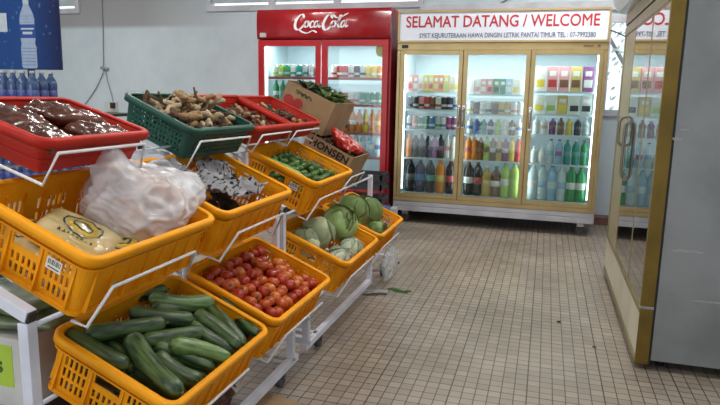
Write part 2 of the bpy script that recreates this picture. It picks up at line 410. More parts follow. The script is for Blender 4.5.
TB, TM = 23, 23
CR = {}
CR['hon'] = crate_matrix(-1.05, 3.56, .831, 26.6, .31, .215)
def addc(key, kind, x, y, z, tilt, label, group, sticker=False, yaw=0):
    W, H = {'orange': (.38,.175), 'red': (.32,.095), 'green': (.33,.13)}[kind]
    CR[key] = crate_matrix(x, y, z, tilt, W, H, yaw); return crate(kind, CR[key], label, group, sticker)
og = 'orange slotted crates on the vegetable rack'
addc('cuc','orange', -.845,1.512,.412,TB, 'orange slotted plastic crate filled with dark green cucumbers, nearest on bottom tier', og)
addc('tom','orange', -.845,2.135,.412,TB, 'orange slotted plastic crate filled with red tomatoes', og)
addc('cab1','orange', -.845,2.924,.412,TB, 'orange crate of cabbages beyond the tomatoes, with two film-wrapped heads at its front', og)
addc('cab2','orange', -.860,3.60,.400,TB, 'farthest orange crate on the bottom tier, holding cabbages near the drinks fridges', og)
addc('m1','orange', -.985,1.425,.798,TM, 'orange crate holding flour-coloured packets and a big white plastic bag', og, True)
addc('m2','orange', -.985,2.042,.798,TM, 'orange crate lined with crumpled newspaper on the middle tier', og)
addc('m3','orange', -.995,2.905,.785,TM, 'orange crate of small dark green limes on the middle tier', og, True)
rg = 'shallow red baskets on the top tier'
addc('t1','red', -1.182,1.439,1.064,17, 'shallow red basket of brown shiny packets, nearest on the top tier', rg)
addc('t2','green', -1.215,2.20,1.052,22, 'dark green mesh basket heaped with ginger roots on the top tier', None, yaw=-5)
addc('t3','red', -1.22,2.67,1.040,24, 'red basket of dried roots right behind the green ginger basket', rg)
addc('t4','red', -1.225,3.075,1.038,24, 'farther red basket of dried roots, beside the carton with a heart', rg)

# ------------------------------------------------------------------ rack
def shelf_z(tier_pt, tilt, H):   # base line of a tier: base-front point in xz
    t = radians(tilt); return (tier_pt[0]-H*sin(t), tier_pt[1]-H*cos(t))
tiers = [((-.845,.412),23,.175), ((-.985,.798),23,.175), ((-1.20,1.055),21,.115)]
def rack(name, y0, y1, foot, rail0, rail1, label, crs, castery, light_end=False):
    e = empty(name, Vector((-1.2,(y0+y1)/2,0)), label, 'rack', 'white steel tiered vegetable racks')
    off = Matrix.Translation((1.2,-(y0+y1)/2,0))
    def part(n, bm, m, parent=e, lab=None): bm.transform(off); return link(n, bm2me(bm), parent, (m,), label=lab)
    s = .029
    geo = []
    for (fx, fz), t, H in tiers:
        bx, bz = shelf_z((fx,fz), t, H); c, sn = cos(radians(t)), sin(radians(t))
        # frame directly below the crate bases
        geo.append((bx-sn*.021, bz-c*.021, c, sn))
    for y in (y0+s/2, y1-s/2):
        for k, (x, z, c, sn) in enumerate(geo):
            x += sn*.035; z += c*.035
            if light_end and y > y1-.05 and k < 2: x -= .10*c; z += .10*sn; Wd_ = .28
            else: Wd_ = None
            Wd = Wd_ or (.40 if k < 2 else .36)
            bm = bmesh.new(); bar(bm, (x-.06*c,y,z+.06*sn), (x-Wd*c,y,z+Wd*sn), s); part('shelf_beam', bm, 'white_metal')
            bm = bmesh.new(); bar(bm, (x-.0595*c,y,z+.0595*sn), (x-.053*c,y,z+.053*sn), s*.9); part('end_cap', bm, 'black', lab='black plastic end cap')
        # posts
        bm = bmesh.new(); bar(bm, (-1.115,y,.085), (-1.115,y,geo[1][1]+(-1.115-geo[1][0])*-geo[1][3]/geo[1][2]+.018), s); part('post', bm, 'white_metal')
        bm = bmesh.new(); bar(bm, (-1.30,y,.62+.1), (-1.30,y,.925), s); part('post', bm, 'white_metal')
        bm = bmesh.new(); bar(bm, (-1.62,y,.085), (-1.62,y,1.06), s); part('post', bm, 'white_metal')
        bm = bmesh.new(); bar(bm, (-.94,y,.10), (-1.64,y,.10), s); part('base_beam', bm, 'white_metal')
    for k, (x, z, c, sn) in enumerate(geo):
        for d in ((.05, .33) if k < 2 else (.12,.22)):
            bm = bmesh.new(); tube(bm, [(x-d*c+sn*.013,y0+s,z+d*sn+c*.013), (x-d*c+sn*.013,y1-s,z+d*sn+c*.013)], (.0068,.0068,.004)[k], 8); part('shelf_bar', bm, 'white_metal')
    for y in foot:
        bm = bmesh.new(); bar(bm, (-.945,y,.10), (-.945,y,.235), s); part('foot_post', bm, 'white_metal')
    bm = bmesh.new(); bar(bm, (-.945,rail0,.10), (-.945,rail1,.10), s); part('base_rail', bm, 'white_metal')
    bm = bmesh.new(); bar(bm, (-1.62,y0,.10), (-1.62,y1,.10), s); part('base_rail', bm, 'white_metal')
    for x in (-.975, -1.6):
        for y in castery:
            bm = bmesh.new(); box(bm, (x-.02,y-.022,.055), (x-.014,y+.022,.083)); box(bm, (x+.014,y-.022,.055), (x+.02,y+.022,.083)); box(bm, (x-.02,y-.022,.078), (x+.02,y+.022,.084)); box(bm, (x-.022,y-.004,.032), (x+.022,y+.004,.06))
            f = part('caster', bm, 'chrome')
            bm = bmesh.new(); tube(bm, [(x-.012,y,.036),(x+.012,y,.036)], .035, 16); part('wheel', bm, 'rubber', f, 'dark rubber wheel')
    for key, L, W, H, u0, u1 in crs:
        mw = CR[key]; pts = []; b_ = W/2+.012
        q = lambda u, v, w: mw @ Vector((u, v, w))
        zb = -.018; zt = H*.55
        path = [q(u0,W/2-.05,zb+.005), q(u0,-b_-.006,zb), q(u0+.03,-b_-.018,zt), q(u1-.03,-b_-.018,zt), q(u1,-b_-.006,zb), q(u1,W/2-.05,zb+.005)]
        if L > .5: path = [q(u0-.012,-b_+.035,zb+.002), q(u0,-b_-.004,zb), *path[2:4], q(u1,-b_-.004,zb), q(u1+.012,-b_+.035,zb+.002)]
        else: path = [q(u0,W/2-.05,zb+.005), q(u0,-b_-.006,zb), q(u0+.02,-b_-.016,H*.72), q(u1-.02,-b_-.016,H*.72), q(u1,-b_-.006,zb), q(u1,W/2-.05,zb+.005)]
        bm = bmesh.new(); tube(bm, path, .0046, 8); part('wire_guard', bm, 'wire')
rack('vegetable_rack', 1.06, 2.46, (2.22,), 1.3, 2.27, 'near white steel rack carrying cucumbers, tomatoes, bags and the first baskets',
     [('cuc',.55,.38,.175,-.20,.17),('tom',.55,.38,.175,-.22,.22),('m1',.55,.38,.175,-.24,.19),('m2',.55,.38,.175,-.21,.23),('t1',.42,.32,.095,-.205,.185),('t2',.42,.33,.13,-.205,.18)], (1.45,2.18))
rack('vegetable_rack', 2.50, 4.0, (2.39,3.40), 2.36, 3.42, 'far white steel rack carrying cabbages, limes and cartons towards the red fridge',
     [('cab1',.55,.38,.175,-.23,.23),('cab2',.55,.38,.175,-.23,.23),('m3',.55,.38,.175,-.24,.24),('t4',.42,.32,.095,-.18,.18),('t3',.42,.32,.095,-.18,.18),('hon',.52,.31,.175,-.16,.17)], (2.62,3.85), True)

# ------------------------------------------------------------------ cucumbers
def liner(key, w, lab, L=.49, W=.32):
    bm = bmesh.new(); box(bm, (-L/2,-W/2,w-.012),(L/2,W/2,w),0,.003); o = link('cardboard_liner', bm2me(bm), None, ('cardboard',), CR[key]); top(o, lab, 'liner')

cuc_m = mat('cucumber_skin', (.12,.20,.06), .3, col2=(.010,.034,.014), nscale=3.2, contrast=(.38,.66), bump=.15, bscale=30, stretch=(3,26,26), spec=.6)
cuc_l = mat('pale_cucumber_skin', (.24,.36,.12), .3, col2=(.05,.13,.03), nscale=3.2, contrast=(.35,.62), bump=.12, bscale=30, stretch=(3,26,26), spec=.6)
def cucumber(L, r, bend, seed):
    bm = bmesh.new(); n = 18; pts = []; rnd = random.Random(seed)
    for i in range(n+1):
        t = i/n; pts.append(Vector(((t-.5)*L, bend*(1-(2*t-1)**2)-bend*.5, 0)))
    def rad(t):
        e = min(t, 1-t); b_ = (1-max(0,1-e/.16)**2.2)**.5 if e < .16 else 1
        return max(.006, r*(.12+.88*b_)*(1+.06*sin(t*5+seed)-.10*t))
    tube(bm, pts, rad, 14, 0)
    tube(bm, [(L*.49,-bend*.5,0),(L*.49+.008,-bend*.5,0)], .005, 8, 1)
    for v in bm.verts: v.co += Vector((0, v.co.y, v.co.z)).normalized()*.0012*noise.noise(v.co*60+Vector((seed,0,0)))
    return bm2me(bm, 'cucumber')
cucs = []
CUC = [(-0.226, 0.193, -0.209, -0.005, 0.15, 0.021, 0, 'dark cucumber lying along the slotted camera-side wall of the crate'),
  (-0.132, 0.059, -0.226, -0.171, 0.175, 0.024, 0, 'big cucumber pointing at the viewer, lying across the others in front'),
  (-0.203, 0.151, 0.01, 0.044, 0.165, 0.022, 0, 'cucumber lying level behind the one that points at the viewer'),
  (-0.008, 0.152, 0.109, 0.001, 0.16, 0.022, 0, 'striped cucumber in the middle row, just behind the level dark one'),
  (-0.09, 0.04, 0.107, -0.046, 0.15, 0.022, 0, 'dark cucumber passing under the tip of the one pointing at the viewer'),
  (-0.106, -0.02, -0.103, -0.169, 0.145, 0.021, 0, 'cucumber right beside the one pointing at the viewer, near the aisle rim'),
  (-0.059, 0.018, 0.0, -0.16, 0.135, 0.021, 0, 'dark cucumber between the pale one and the front corner'),
  (-0.049, -0.025, 0.047, -0.179, 0.16, 0.022, 1, 'pale light green cucumber towards the aisle rim'),
  (0.151, 0.016, 0.117, -0.173, 0.165, 0.022, 0, 'thick striped cucumber slanting down to the far aisle corner'),
  (0.101, 0.006, 0.11, -0.167, 0.145, 0.021, 0, 'dark cucumber directly below the thick slanting one'),
  (0.092, 0.155, 0.252, 0.017, 0.165, 0.024, 1, 'pale striped cucumber near the back under the upper crate'),
  (0.345, 0.026, 0.237, -0.175, 0.15, 0.018, 0, 'slim cucumber against the far end wall of the crate'),
  (0.241, 0.034, 0.159, -0.176, 0.155, 0.018, 0, 'slim cucumber second from the far end wall'),
  (0.064, 0.121, 0.213, 0.075, 0.15, 0.022, 0, 'cucumber at the middle back, partly under the pale striped one'),
  (-0.007, 0.226, 0.205, 0.172, 0.15, 0.022, 0, 'dark cucumber deep at the back under the upper crate'),
  (0.16, -0.111, 0.4, -0.128, 0.115, 0.02, 0, 'dark cucumber low in the far aisle corner')]
for i, (u0, v0, u1, v1, w, r, pale, lab) in enumerate(CUC):
    p = Vector((u0,v0,w)); q = Vector((u1,v1,w)); d = q-p
    me = cucumber(d.length*1.04, r*1.22, (.006+.012*random.random())*random.choice((-1,1)), i)
    mw = CR['cuc'] @ Matrix.Translation((p+q)/2) @ Matrix.Rotation(math.atan2(d.y,d.x),4,'Z') @ Matrix.Rotation(radians(random.uniform(-4,4)),4,'Y') @ Matrix.Rotation(random.random()*6,4,'X')
    o = link('cucumber', me, None, (cuc_l if pale else cuc_m, cm((.10,.09,.03)))); o.matrix_world = mw
    top(o, lab, 'cucumber', 'cucumbers in the nearest crate')

for k in range(14):                 # lower layer
    j = k % 7; i = k // 7; u = (j-3)*.072; v = (i-.5)*.15
    me = cucumber(.17, .026, .008*(-1)**k, 40+k); o = link('cucumber', me, None, (cuc_m, cm((.10,.09,.03)))); o.matrix_world = CR['cuc'] @ Matrix.Translation((u,v,.098+.006*(k%3))) @ Matrix.Rotation(1.57+random.uniform(-.3,.3),4,'Z') @ Matrix.Rotation(k,4,'X')
    top(o, 'dark cucumber in the lower layer, %s row from the aisle, %s from the near end' % (ORD[i], ORD[j]), 'cucumber', 'cucumbers in the nearest crate')
liner('cuc', .062, 'brown cardboard liner under the cucumbers', .49, .31)
# ------------------------------------------------------------------ tomatoes
tms = [mat('red_tomato_skin', (.44,.026,.004), .33, noise_amt=.3, nscale=9, coat=.1), mat('orange_red_tomato_skin', (.56,.085,.008), .33, noise_amt=.3, nscale=9, coat=.1),
       mat('ripening_tomato_skin', (.60,.20,.03), .33, col2=(.55,.09,.012), nscale=11, coat=.1)]
tn = ['deep red tomato','orange-red tomato','pale orange tomato']
tome = []
for s_ in range(4):
    bm = bmesh.new(); bmesh.ops.create_uvsphere(bm, u_segments=18, v_segments=12, radius=1)
    for v in bm.verts:
        rr = math.hypot(v.co.x, v.co.y); z = v.co.z
        v.co.z = z*.86 - (.16*max(0,1-rr*2.6) if z > 0 else 0) ; k = 1+.03*cos(5*math.atan2(v.co.y,v.co.x)+s_); v.co.x *= k; v.co.y *= k
    for f in bm.faces: f.smooth = True
    me = bm2me(bm, 'tomato'); me.materials.append(tms[0]); tome.append(me)
calyx_me = None
bm = bmesh.new()
for k in range(5):
    a = 2*pi*k/5; tube(bm, [(0,0,0),(.25*cos(a),.25*sin(a),.06),(.5*cos(a),.5*sin(a),.02)], lambda t: .09*(1-t)+.01, 5)
tube(bm, [(0,0,0),(.03,0,.25)], .05, 5)
calyx_me = bm2me(bm, 'calyx'); calyx_me.materials.append(mat('dry_calyx', (.06,.10,.03), .7, noise_amt=.2))
tv = [[None]*3 for _ in range(4)]
liner('tom', .046, 'brown cardboard liner under the tomatoes'); liner('m3', .046, 'brown cardboard liner under the limes', .47, .31)
for lay in range(3):
    nr, nc = 7, 11
    for i in range(nr):
        for j in range(nc-(i+lay)%2):
            u = (j-(nc-1-(i+lay)%2)/2)*.0475; v = (i-(nr-1)/2)*.0465
            if lay == 2 and random.random() < .16: continue
            w = .071+lay*.032+random.uniform(-.006,.009)+(.016*(1-(v/.17)**2)*(1-(u/.27)**2) if lay else 0)
            u += random.uniform(-.010,.010); v += random.uniform(-.010,.010)
            lim = (.55/2-.033, .38/2-.033)
            u = max(-lim[0], min(lim[0], u)); v = max(-lim[1], min(lim[1], v))
            k = random.choices((0,1,2), (4,4,1.8))[0]; s_ = random.randrange(4)
            if tv[s_][k] is None:
                me = tome[s_].copy(); me.materials.clear(); me.materials.append(tms[k]); tv[s_][k] = me
            o = bpy.data.objects.new('tomato', tv[s_][k]); COL.objects.link(o)
            o.matrix_world = CR['tom'] @ Matrix.Translation((u,v,w)) @ Matrix.Rotation(random.uniform(-.9,.9),4,'X') @ Matrix.Rotation(random.uniform(-.9,.9),4,'Y') @ Matrix.Scale(random.uniform(.0225,.0282),4)
            top(o, '%s, %s layer, %s row from aisle, %s from near end' % (tn[k], ('lower','middle','top')[lay], ORD[i], ORD[j]), 'tomato', 'tomatoes in the orange crate')
            if random.random() < .1 and lay == 2: link('calyx', calyx_me, o, mw=Matrix.Translation((0,0,.72)))

# ------------------------------------------------------------------ cabbages
cab_mats = [mat('green_cabbage_leaf', (.44,.55,.24), .5, col2=(.17,.30,.07), nscale=6, bump=.6, bscale=9, contrast=(.3,.7)),
            mat('pale_cabbage_leaf', (.62,.66,.46), .5, col2=(.42,.52,.28), nscale=6, bump=.5, bscale=9, contrast=(.3,.7)), mat('withered_leaf_edge', (.30,.17,.07), .7, noise_amt=.5, nscale=14)]
film = filmmat('cling_film', (.8,.86,.86), .10, .08, .42, 14)
def leafshell(R_, sx, sy, sz, az, tiltd, open_, seed, span=1.1):
    bm = bmesh.new(); nr, na = 9, 36; rings = []
    for i in range(nr+1):
        q = i/nr; ring_ = []
        for j in range(na):
            a = 2*pi*j/na; e = q*(1+.06*noise.noise(Vector((cos(a)*2.5,sin(a)*2.5,seed))))*span
            u = e*cos(a); v = e*sin(a)
            rr = R_*(1+open_*max(0,q-.55)**1.5+.03*noise.noise(Vector((u*2.5,v*2.5,seed)))+.012*sin(a*9+seed)*q**4-.012*max(0,1-abs(v)*8)*q)
            d = Vector((sin(u)*cos(v), sin(v), cos(u)*cos(v)))*rr
            ring_.append(bm.verts.new((d.x*sx, d.y*sy, d.z*sz)))
            if i == 0: break
        rings.append(ring_)
    for j in range(na): bm.faces.new((rings[0][0], rings[1][j], rings[1][(j+1)%na]))
    for i in range(1, nr):
        for j in range(na): bm.faces.new((rings[i][j], rings[i+1][j], rings[i+1][(j+1)%na], rings[i][(j+1)%na]))
    for f in bm.faces: f.smooth = True
    bmesh.ops.solidify(bm, geom=bm.faces[:], thickness=.0015)
    bm.transform(Matrix.Rotation(az,4,'Z') @ Matrix.Rotation(tiltd,4,'X'))
    return bm
def cabbage(key, u, v, w, r, sc, mi, seed, label, wrapped=False, rot=(0,0,0)):
    r *= 1.06
    mw = CR[key] @ Matrix.Translation((u,v,w)) @ Matrix.Rotation(rot[2],4,'Z') @ Matrix.Rotation(rot[1],4,'Y') @ Matrix.Rotation(rot[0],4,'X')
    e = empty('cabbage', mw, label, 'cabbage', 'cabbages')
    bm = blob(r*sc[0], r*sc[1], r*sc[2], .10, 1.8, seed, 4); link('head', bm2me(bm), e, (cab_mats[mi],))
    for k in range(4):
        bm = leafshell(r*(1.02+.014*k), *sc, k*1.65+seed, .9+.25*(k%3), .20 if k%2 else .08, seed+k, .85)
        o = link('outer_leaf', bm2me(bm), e, (cab_mats[mi],))
    if mi == 0:
        bm = leafshell(r*1.085, *sc, seed*1.1+2.4, .7, .2, seed+9, .30); link('torn_leaf', bm2me(bm), e, (cab_mats[2],), label='brown withered leaf edge')
    if wrapped:
        bm = blob(r*sc[0]*1.13, r*sc[1]*1.13, r*sc[2]*1.13, .12, 3, seed+3, 4); link('cling_film', bm2me(bm), e, (film,), label='clear cling film wrap')
    return e
cabbage('cab1', -.155,.075,.115, .066,(1,1.2,1),1,1,'pale green cabbage lying nearest the camera end of its crate')
cabbage('cab1', -.01,.065,.130, .070,(.95,1.05,1.3),1,2,'pale upright cabbage standing beside the nearest one')
cabbage('cab1', .185,.02,.180, .092,(1.1,1.05,.9),0,3,'largest cabbage, green with torn brown-edged outer leaves, heaped at the far end')
cabbage('cab1', -.055,-.105,.100, .056,(1.5,.9,.8),1,4,'cabbage under cling film at the aisle side, nearer one of two',True)
cabbage('cab1', .125,-.105,.105, .058,(1.45,.9,.85),1,5,'cling-wrapped cabbage in the aisle corner below the largest green cabbage',True)
cabbage('cab2', -.11,.05,.175, .088,(1.1,1,1),0,6,'green cabbage with a brown patch, just beyond the largest cabbage')
cabbage('cab2', .06,.01,.165, .085,(1.1,1,1.05),0,7,'leafy green cabbage on top of the farthest crate')
cabbage('cab2', .10,-.12,.10, .045,(1.2,.9,1),0,8,'small cabbage tucked in the far aisle corner of the last crate')
cabbage('cab2', -.05,-.115,.115, .048,(1.0,.9,1.2),0,9,'small upright cabbage at the front of the last crate')

# ------------------------------------------------------------------ limes
lim_m = [mat('lime_skin', (.06,.16,.025), .3, col2=(.02,.07,.012), nscale=9, bump=.2, bscale=90), mat('light_lime_skin', (.10,.21,.035), .3, col2=(.04,.11,.015), nscale=9, bump=.2, bscale=90)]
lme = []
for k in range(2):
    bm = bmesh.new(); bmesh.ops.create_uvsphere(bm, u_segments=12, v_segments=10, radius=1)
    for v in bm.verts: v.co.z *= 1.18+.12*abs(v.co.z)**6
    for f in bm.faces: f.smooth = True
    me = bm2me(bm, 'lime'); me.materials.append(lim_m[k]); lme.append(me)
for lay in range(2):
    for i in range(8):
        for j in range(11):
            u = (j-5)*.041+(i%2)*.02+.01; v = (i-3.5)*.041
            if u > .235 or u < -.20: continue
            if lay and (u < -.10-.05*(i/8) or random.random() < .12): continue
            w = .022+lay*.032+max(0,u+.05)*.10+random.uniform(-.004,.006)+.006*lay
            if lay == 0: w = .068+random.uniform(-.004,.004)
            else: w = .104+random.uniform(-.006,.010)+max(0,u)*.06
            k = 0 if random.random() < .6 else 1
            o = bpy.data.objects.new('lime', lme[k]); COL.objects.link(o)
            o.matrix_world = CR['m3'] @ Matrix.Translation((u+random.uniform(-.004,.004),v+random.uniform(-.004,.004),w)) @ Matrix.Rotation(random.random()*3,4,'X') @ Matrix.Rotation(random.random()*3,4,'Y') @ Matrix.Scale(random.uniform(.018,.0215),4)
            top(o, '%s lime, %s layer, %s row from the aisle, %s from the near end' % (('dark green','light green')[k], ('lower','upper')[lay], ORD[i], ORD[j]), 'lime', 'limes in the orange crate')
for k, (u, v, ln, lab) in enumerate([(-.225,.0,.30,'long pale green gourd lying along the near end of the lime crate'), (-.19,.01,.26,'second pale green gourd, between the first gourd and the limes')]):
    bm = bmesh.new(); tube(bm, [(0,-ln/2,0),(.006,-ln/4,.004),(.01,0,.006),(.006,ln/4,.004),(0,ln/2,0)], lambda t: .006+.012*sin(pi*min(.97,max(.03,t)))**.6, 10)
    o = link('gourd', bm2me(bm), None, (mat('pale_gourd_skin', (.36,.52,.16), .4, col2=(.16,.30,.06), nscale=8),), CR['m3'] @ Matrix.Translation((u,v,.150-.02*k))); top(o, lab, 'vegetable', 'pale gourds')

# ------------------------------------------------------------------ packets
def pillow(lx, ly, h, seed, crimp=True, n=22):
    bm = bmesh.new(); V = {}
    for side in (1,-1):
        for i in range(n+1):
            for j in range(n+1):
                a = i/n*2-1; b_ = j/n*2-1; edge = i in (0,n) or j in (0,n)
                if side < 0 and edge: V[side,i,j] = V[1,i,j]; continue
                f = (max(0,1-abs(a)**4)**.5)*(max(0,1-abs(b_)**4)**.5)
                nz = noise.noise(Vector((a*2.2,b_*2.2,seed*3.7+side)))+.45*noise.noise(Vector((a*6,b_*6,seed*1.7)))
                z = side*h*f*(.5+.22*nz*(1 if side > 0 else .3))
                wv = .004*sin(b_*17+seed) if abs(a) > .93 else 0
                V[side,i,j] = bm.verts.new((a*lx/2*(1-.04*b_*b_), b_*ly/2*(1-.03*a*a), z+wv))
        for i in range(n):
            for j in range(n):
                q = [V[side,i,j],V[side,i+1,j],V[side,i+1,j+1],V[side,i,j+1]]
                f = bm.faces.new(q if side > 0 else q[::-1]); f.smooth = True
    return bm
brown_pk = mat('brown_goods_in_film', (.15,.038,.018), .25, col2=(.045,.010,.006), nscale=5, bump=.35, bscale=9, contrast=(.35,.65), coat=.5)
rot = lambda x, y, z: Matrix.Rotation(z,4,'Z') @ Matrix.Rotation(y,4,'Y') @ Matrix.Rotation(x,4,'X')
pk = [(-.11,-.085,.063,.19,.115,.25,'at the near aisle corner'), (.10,-.085,.066,.20,.115,-.15,'at the far aisle corner'), (-.11,.02,.074,.20,.12,.1,'in the middle of the near half'),
      (.10,.03,.078,.20,.12,-.3,'in the middle of the far half'), (-.10,.105,.070,.19,.08,.0,'along the back near corner'), (.10,.112,.070,.19,.08,.15,'along the back far corner')]
for i, (u, v, w, lx, ly, a, lab) in enumerate(pk):
    o = link('brown_packet', bm2me(pillow(lx, ly, .055, i)), None, (brown_pk,), CR['t1'] @ Matrix.Translation((u,v,w)) @ rot(.1*(-1)**i,.08,a)); top(o, 'shiny brown plastic packet lying '+lab+' of the red basket', 'packet', 'brown packets')
# flour-coloured noodle packets in m1
flour = mat('cream_packet_film', (.48,.35,.12), .3, col2=(.58,.46,.23), nscale=9, bump=.3, bscale=16, coat=.3)
emb = cm((.72,.48,.03)); ink = cm((.045,.06,.03)); 
def flourpack(u, v, w, a, lx, ly, h, seed, lab, r=(0,0), face=True):
    mw = CR['m1'] @ Matrix.Translation((u,v,w)) @ rot(r[0],r[1],a)
    o = link('flour_packet', bm2me(pillow(lx, ly, h, seed)), None, (flour,), mw); top(o, lab, 'packet', 'cream packets in the orange crate')
    # printed emblem following the surface
    def surf(x, y):
        aa = x/(lx/2); bb = y/(ly/2); f = (max(0,1-abs(aa)**4)**.5)*(max(0,1-abs(bb)**4)**.5)
        nz = noise.noise(Vector((aa*2.2,bb*2.2,seed*3.7+1)))+.45*noise.noise(Vector((aa*6,bb*6,seed*1.7)))
        return h*f*(.5+.22*nz)+.0012
    bm = bmesh.new()
    def strip(pts, wd, mi):
        pts = catmull([(x,y,0) for x,y in pts], 6)
        for p, q in zip(pts, pts[1:]):
            d = (q-p); nn = Vector((-d.y,d.x,0)).normalized()*wd/2
            f = bm.faces.new([bm.verts.new((s.x,s.y,surf(s.x,s.y)+.0004*mi)) for s in (p+nn,p-nn,q-nn,q+nn)]); f.material_index = mi
    for rx, ry, wd, mi in ((.052,.036,.005,0),(.036,.022,.010,1),(.026,.012,.004,0)):
        strip([(rx*cos(t*pi/6), .012+ry*sin(t*pi/6)) for t in range(13)], wd, mi)
    strip([(-.02,.02),(-.005,.028),(.012,.016),(.028,.022)], .004, 0); strip([(-.024,.004),(.0,-.004),(.024,.004)], .004, 0)
    for k in range(8):
        x = -.045+k*.0125; strip([(x,-.038),(x+.002,-.030),(x+.006,-.038)], .0032, 0)
    link('printed_emblem', bm2me(bm, recalc=False), o, (ink, emb), label='yellow and dark green oval emblem')
    return o
flourpack(-.115,-.02,.108,-1.25,.21,.155,.055,3,'cream packet with a yellow and green emblem, uppermost in the orange crate',(.15,.1))
flourpack(-.035,-.105,.088,-.2,.21,.12,.05,5,'cream packet lying low behind the aisle-side wall, under the uppermost packet',(.1,0))
flourpack(-.17,-.07,.055,1.4,.22,.13,.05,6,'cream packet lying at the camera end, under the uppermost packet',(0,.05))
flourpack(-.15,.09,.05,.3,.20,.13,.05,8,'cream packet lying at the back near corner of the crate',(0,.05))
# white bag with onions
bagm = filmmat('thin_white_bag', (.82,.81,.84), .34, .22, .80, 7)
bm = bmesh.new(); bmesh.ops.create_icosphere(bm, subdivisions=6, radius=1)
for v in bm.verts:
    d = v.co.copy(); p = Vector((d.x*.155, d.y*.155, d.z*.105))
    g = Vector((-.015,.03,.16))
    # gathered handles: one rising, one trailing along the rack
    k = max(0, d.dot(Vector((-.10,.62,.78)).normalized())); p += Vector((-.005,.04,.055))*k**14*1.2
    k = max(0, d.dot(Vector((.95,-.25,.22)).normalized())); p += Vector((.115,-.02,.045))*k**5
    k = max(0, d.dot(Vector((.45,.75,.3)).normalized())); p += Vector((.05,.05,.02))*k**6
    rd = noise.noise(p*9+Vector((3,1,4))); rd2 = abs(noise.noise(p*17+Vector((9,2,1)))); rd3 = abs(noise.noise(Vector((p.x*20,p.y*20,p.z*60))))
    p += d*(.020*rd-.024*rd2-.008*rd3)
    v.co = p
for f in bm.faces: f.smooth = True
BAG = CR['m1'] @ Matrix.Translation((.125,-.012,.148)) @ Matrix.Rotation(.15,4,'Z') @ Matrix.Scale(1.06,4)
o = link('plastic_bag', bm2me(bm), None, (bagm,)); o.matrix_world = BAG
top(o, 'big crinkled translucent white plastic bag of onions bulging out of the orange crate', 'bag')
oni = mat('onion_skin', (.50,.24,.09), .4, col2=(.36,.14,.05), nscale=4, stretch=(14,14,2))
for k, (x, y, z, r) in enumerate([(.06,-.09,-.035,.034), (-.075,-.02,.0,.04), (.0,-.06,-.03,.036), (-.02,.05,-.02,.038), (.07,.0,-.02,.035)]):
    bm = bmesh.new(); lathe(bm, [(0,-r*.9),(r*.5,-r*.85),(r*.9,-r*.45),(r,0),(r*.85,r*.5),(r*.45,r*.85),(r*.16,r*1.05),(r*.08,r*1.35),(0,r*1.4)], 16)
    o = link('onion', bm2me(bm), None, (oni,)); o.matrix_world = BAG @ Matrix.Translation((x,y,z)) @ rot(k,.5*k,k)
    top(o, 'tan onion inside the white plastic bag, '+['pressed against the bag at the aisle side','at the left near the camera','low in the middle','at the back','at the far side'][k], 'onion', 'onions in the white bag')

# newspaper and dried goods in m2
news = bpy.data.materials.new('newspaper'); news.use_nodes = True; nt = news.node_tree; b = nt.nodes['Principled BSDF']; N = nt.nodes.new; L_ = nt.links.new
tc = N('ShaderNodeTexCoord'); mp = N('ShaderNodeMapping'); mp.inputs['Scale'].default_value = (30,60,30); nz = N('ShaderNodeTexNoise'); nz.inputs['Scale'].default_value = 1; nz.inputs['Detail'].default_value = 2
rp = N('ShaderNodeValToRGB'); rp.color_ramp.elements[0].position = .40; rp.color_ramp.elements[0].color = (.03,.03,.035,1); rp.color_ramp.elements[1].position = .46; rp.color_ramp.elements[1].color = (.55,.54,.56,1)
L_(tc.outputs['Object'], mp.inputs[0]); L_(mp.outputs[0], nz.inputs['Vector']); L_(nz.outputs['Fac'], rp.inputs[0]); L_(rp.outputs[0], b.inputs['Base Color']); b.inputs['Roughness'].default_value = .8
def crumple(lx, ly, amp, seed, n=34):
    bm = bmesh.new(); V = {}
    for i in range(n+1):
        for j in range(n+1):
            x = (i/n-.5)*lx; y = (j/n-.5)*ly
            p = Vector((x*11,y*11,seed)); z = amp*(1-2*abs(noise.noise(p)))+amp*.5*(1-2*abs(noise.noise(p*2.3)))
            q = noise.noise_vector(p*1.2)*.02
            V[i,j] = bm.verts.new((x+q.x, y+q.y, z))
    for i in range(n):
        for j in range(n): bm.faces.new((V[i,j],V[i+1,j],V[i+1,j+1],V[i,j+1]))
    bmesh.ops.solidify(bm, geom=bm.faces[:], thickness=.0008)
    return bm
for k, (u, v, w, a, lx, ly, r, lab) in enumerate([(.07,-.045,.135,.12,.34,.17,(-.15,.05),'crumpled black and white newspaper sheet bunched along the aisle side of the crate'),
        (-.08,.05,.13,-.3,.28,.16,(.1,0),'crumpled newspaper sheet in the middle of the newspaper-lined crate'), (.12,.08,.12,.9,.24,.16,(0,-.1),'crumpled newspaper sheet lying low at the far back corner of the crate')]):
    o = link('newspaper', bm2me(crumple(lx,ly,.028,k*5+2)), None, (news,), CR['m2'] @ Matrix.Translation((u,v,w)) @ rot(r[0],r[1],a)); top(o, lab, 'newspaper', 'newspaper sheets')
taro = mat('dark_tuber_skin', (.06,.045,.035), .8, noise_amt=.6, nscale=14, bump=.5, bscale=50)
tt = [(-.20,-.10),(-.11,-.12),(.0,-.12),(-.18,0),(-.08,-.02),(.02,.0),(.13,-.02),(-.18,.1),(.0,.11),(.2,.06),(.2,-.1)]
for k, (u, v) in enumerate(tt):
    bm = blob(.045,.033,.03,.25,2.5,k,3); o = link('tuber', bm2me(bm), None, (taro,), CR['m2'] @ Matrix.Translation((u,v,.042+(.03 if k in (1,4) else 0))) @ rot(0,0,k*1.3))
    top(o, 'dark brown tuber under the newspaper, %s from the near end of the crate' % ORD[sorted(range(len(tt)), key=lambda q: tt[q][0]).index(k)], 'tuber', 'dark tubers under the newspaper')

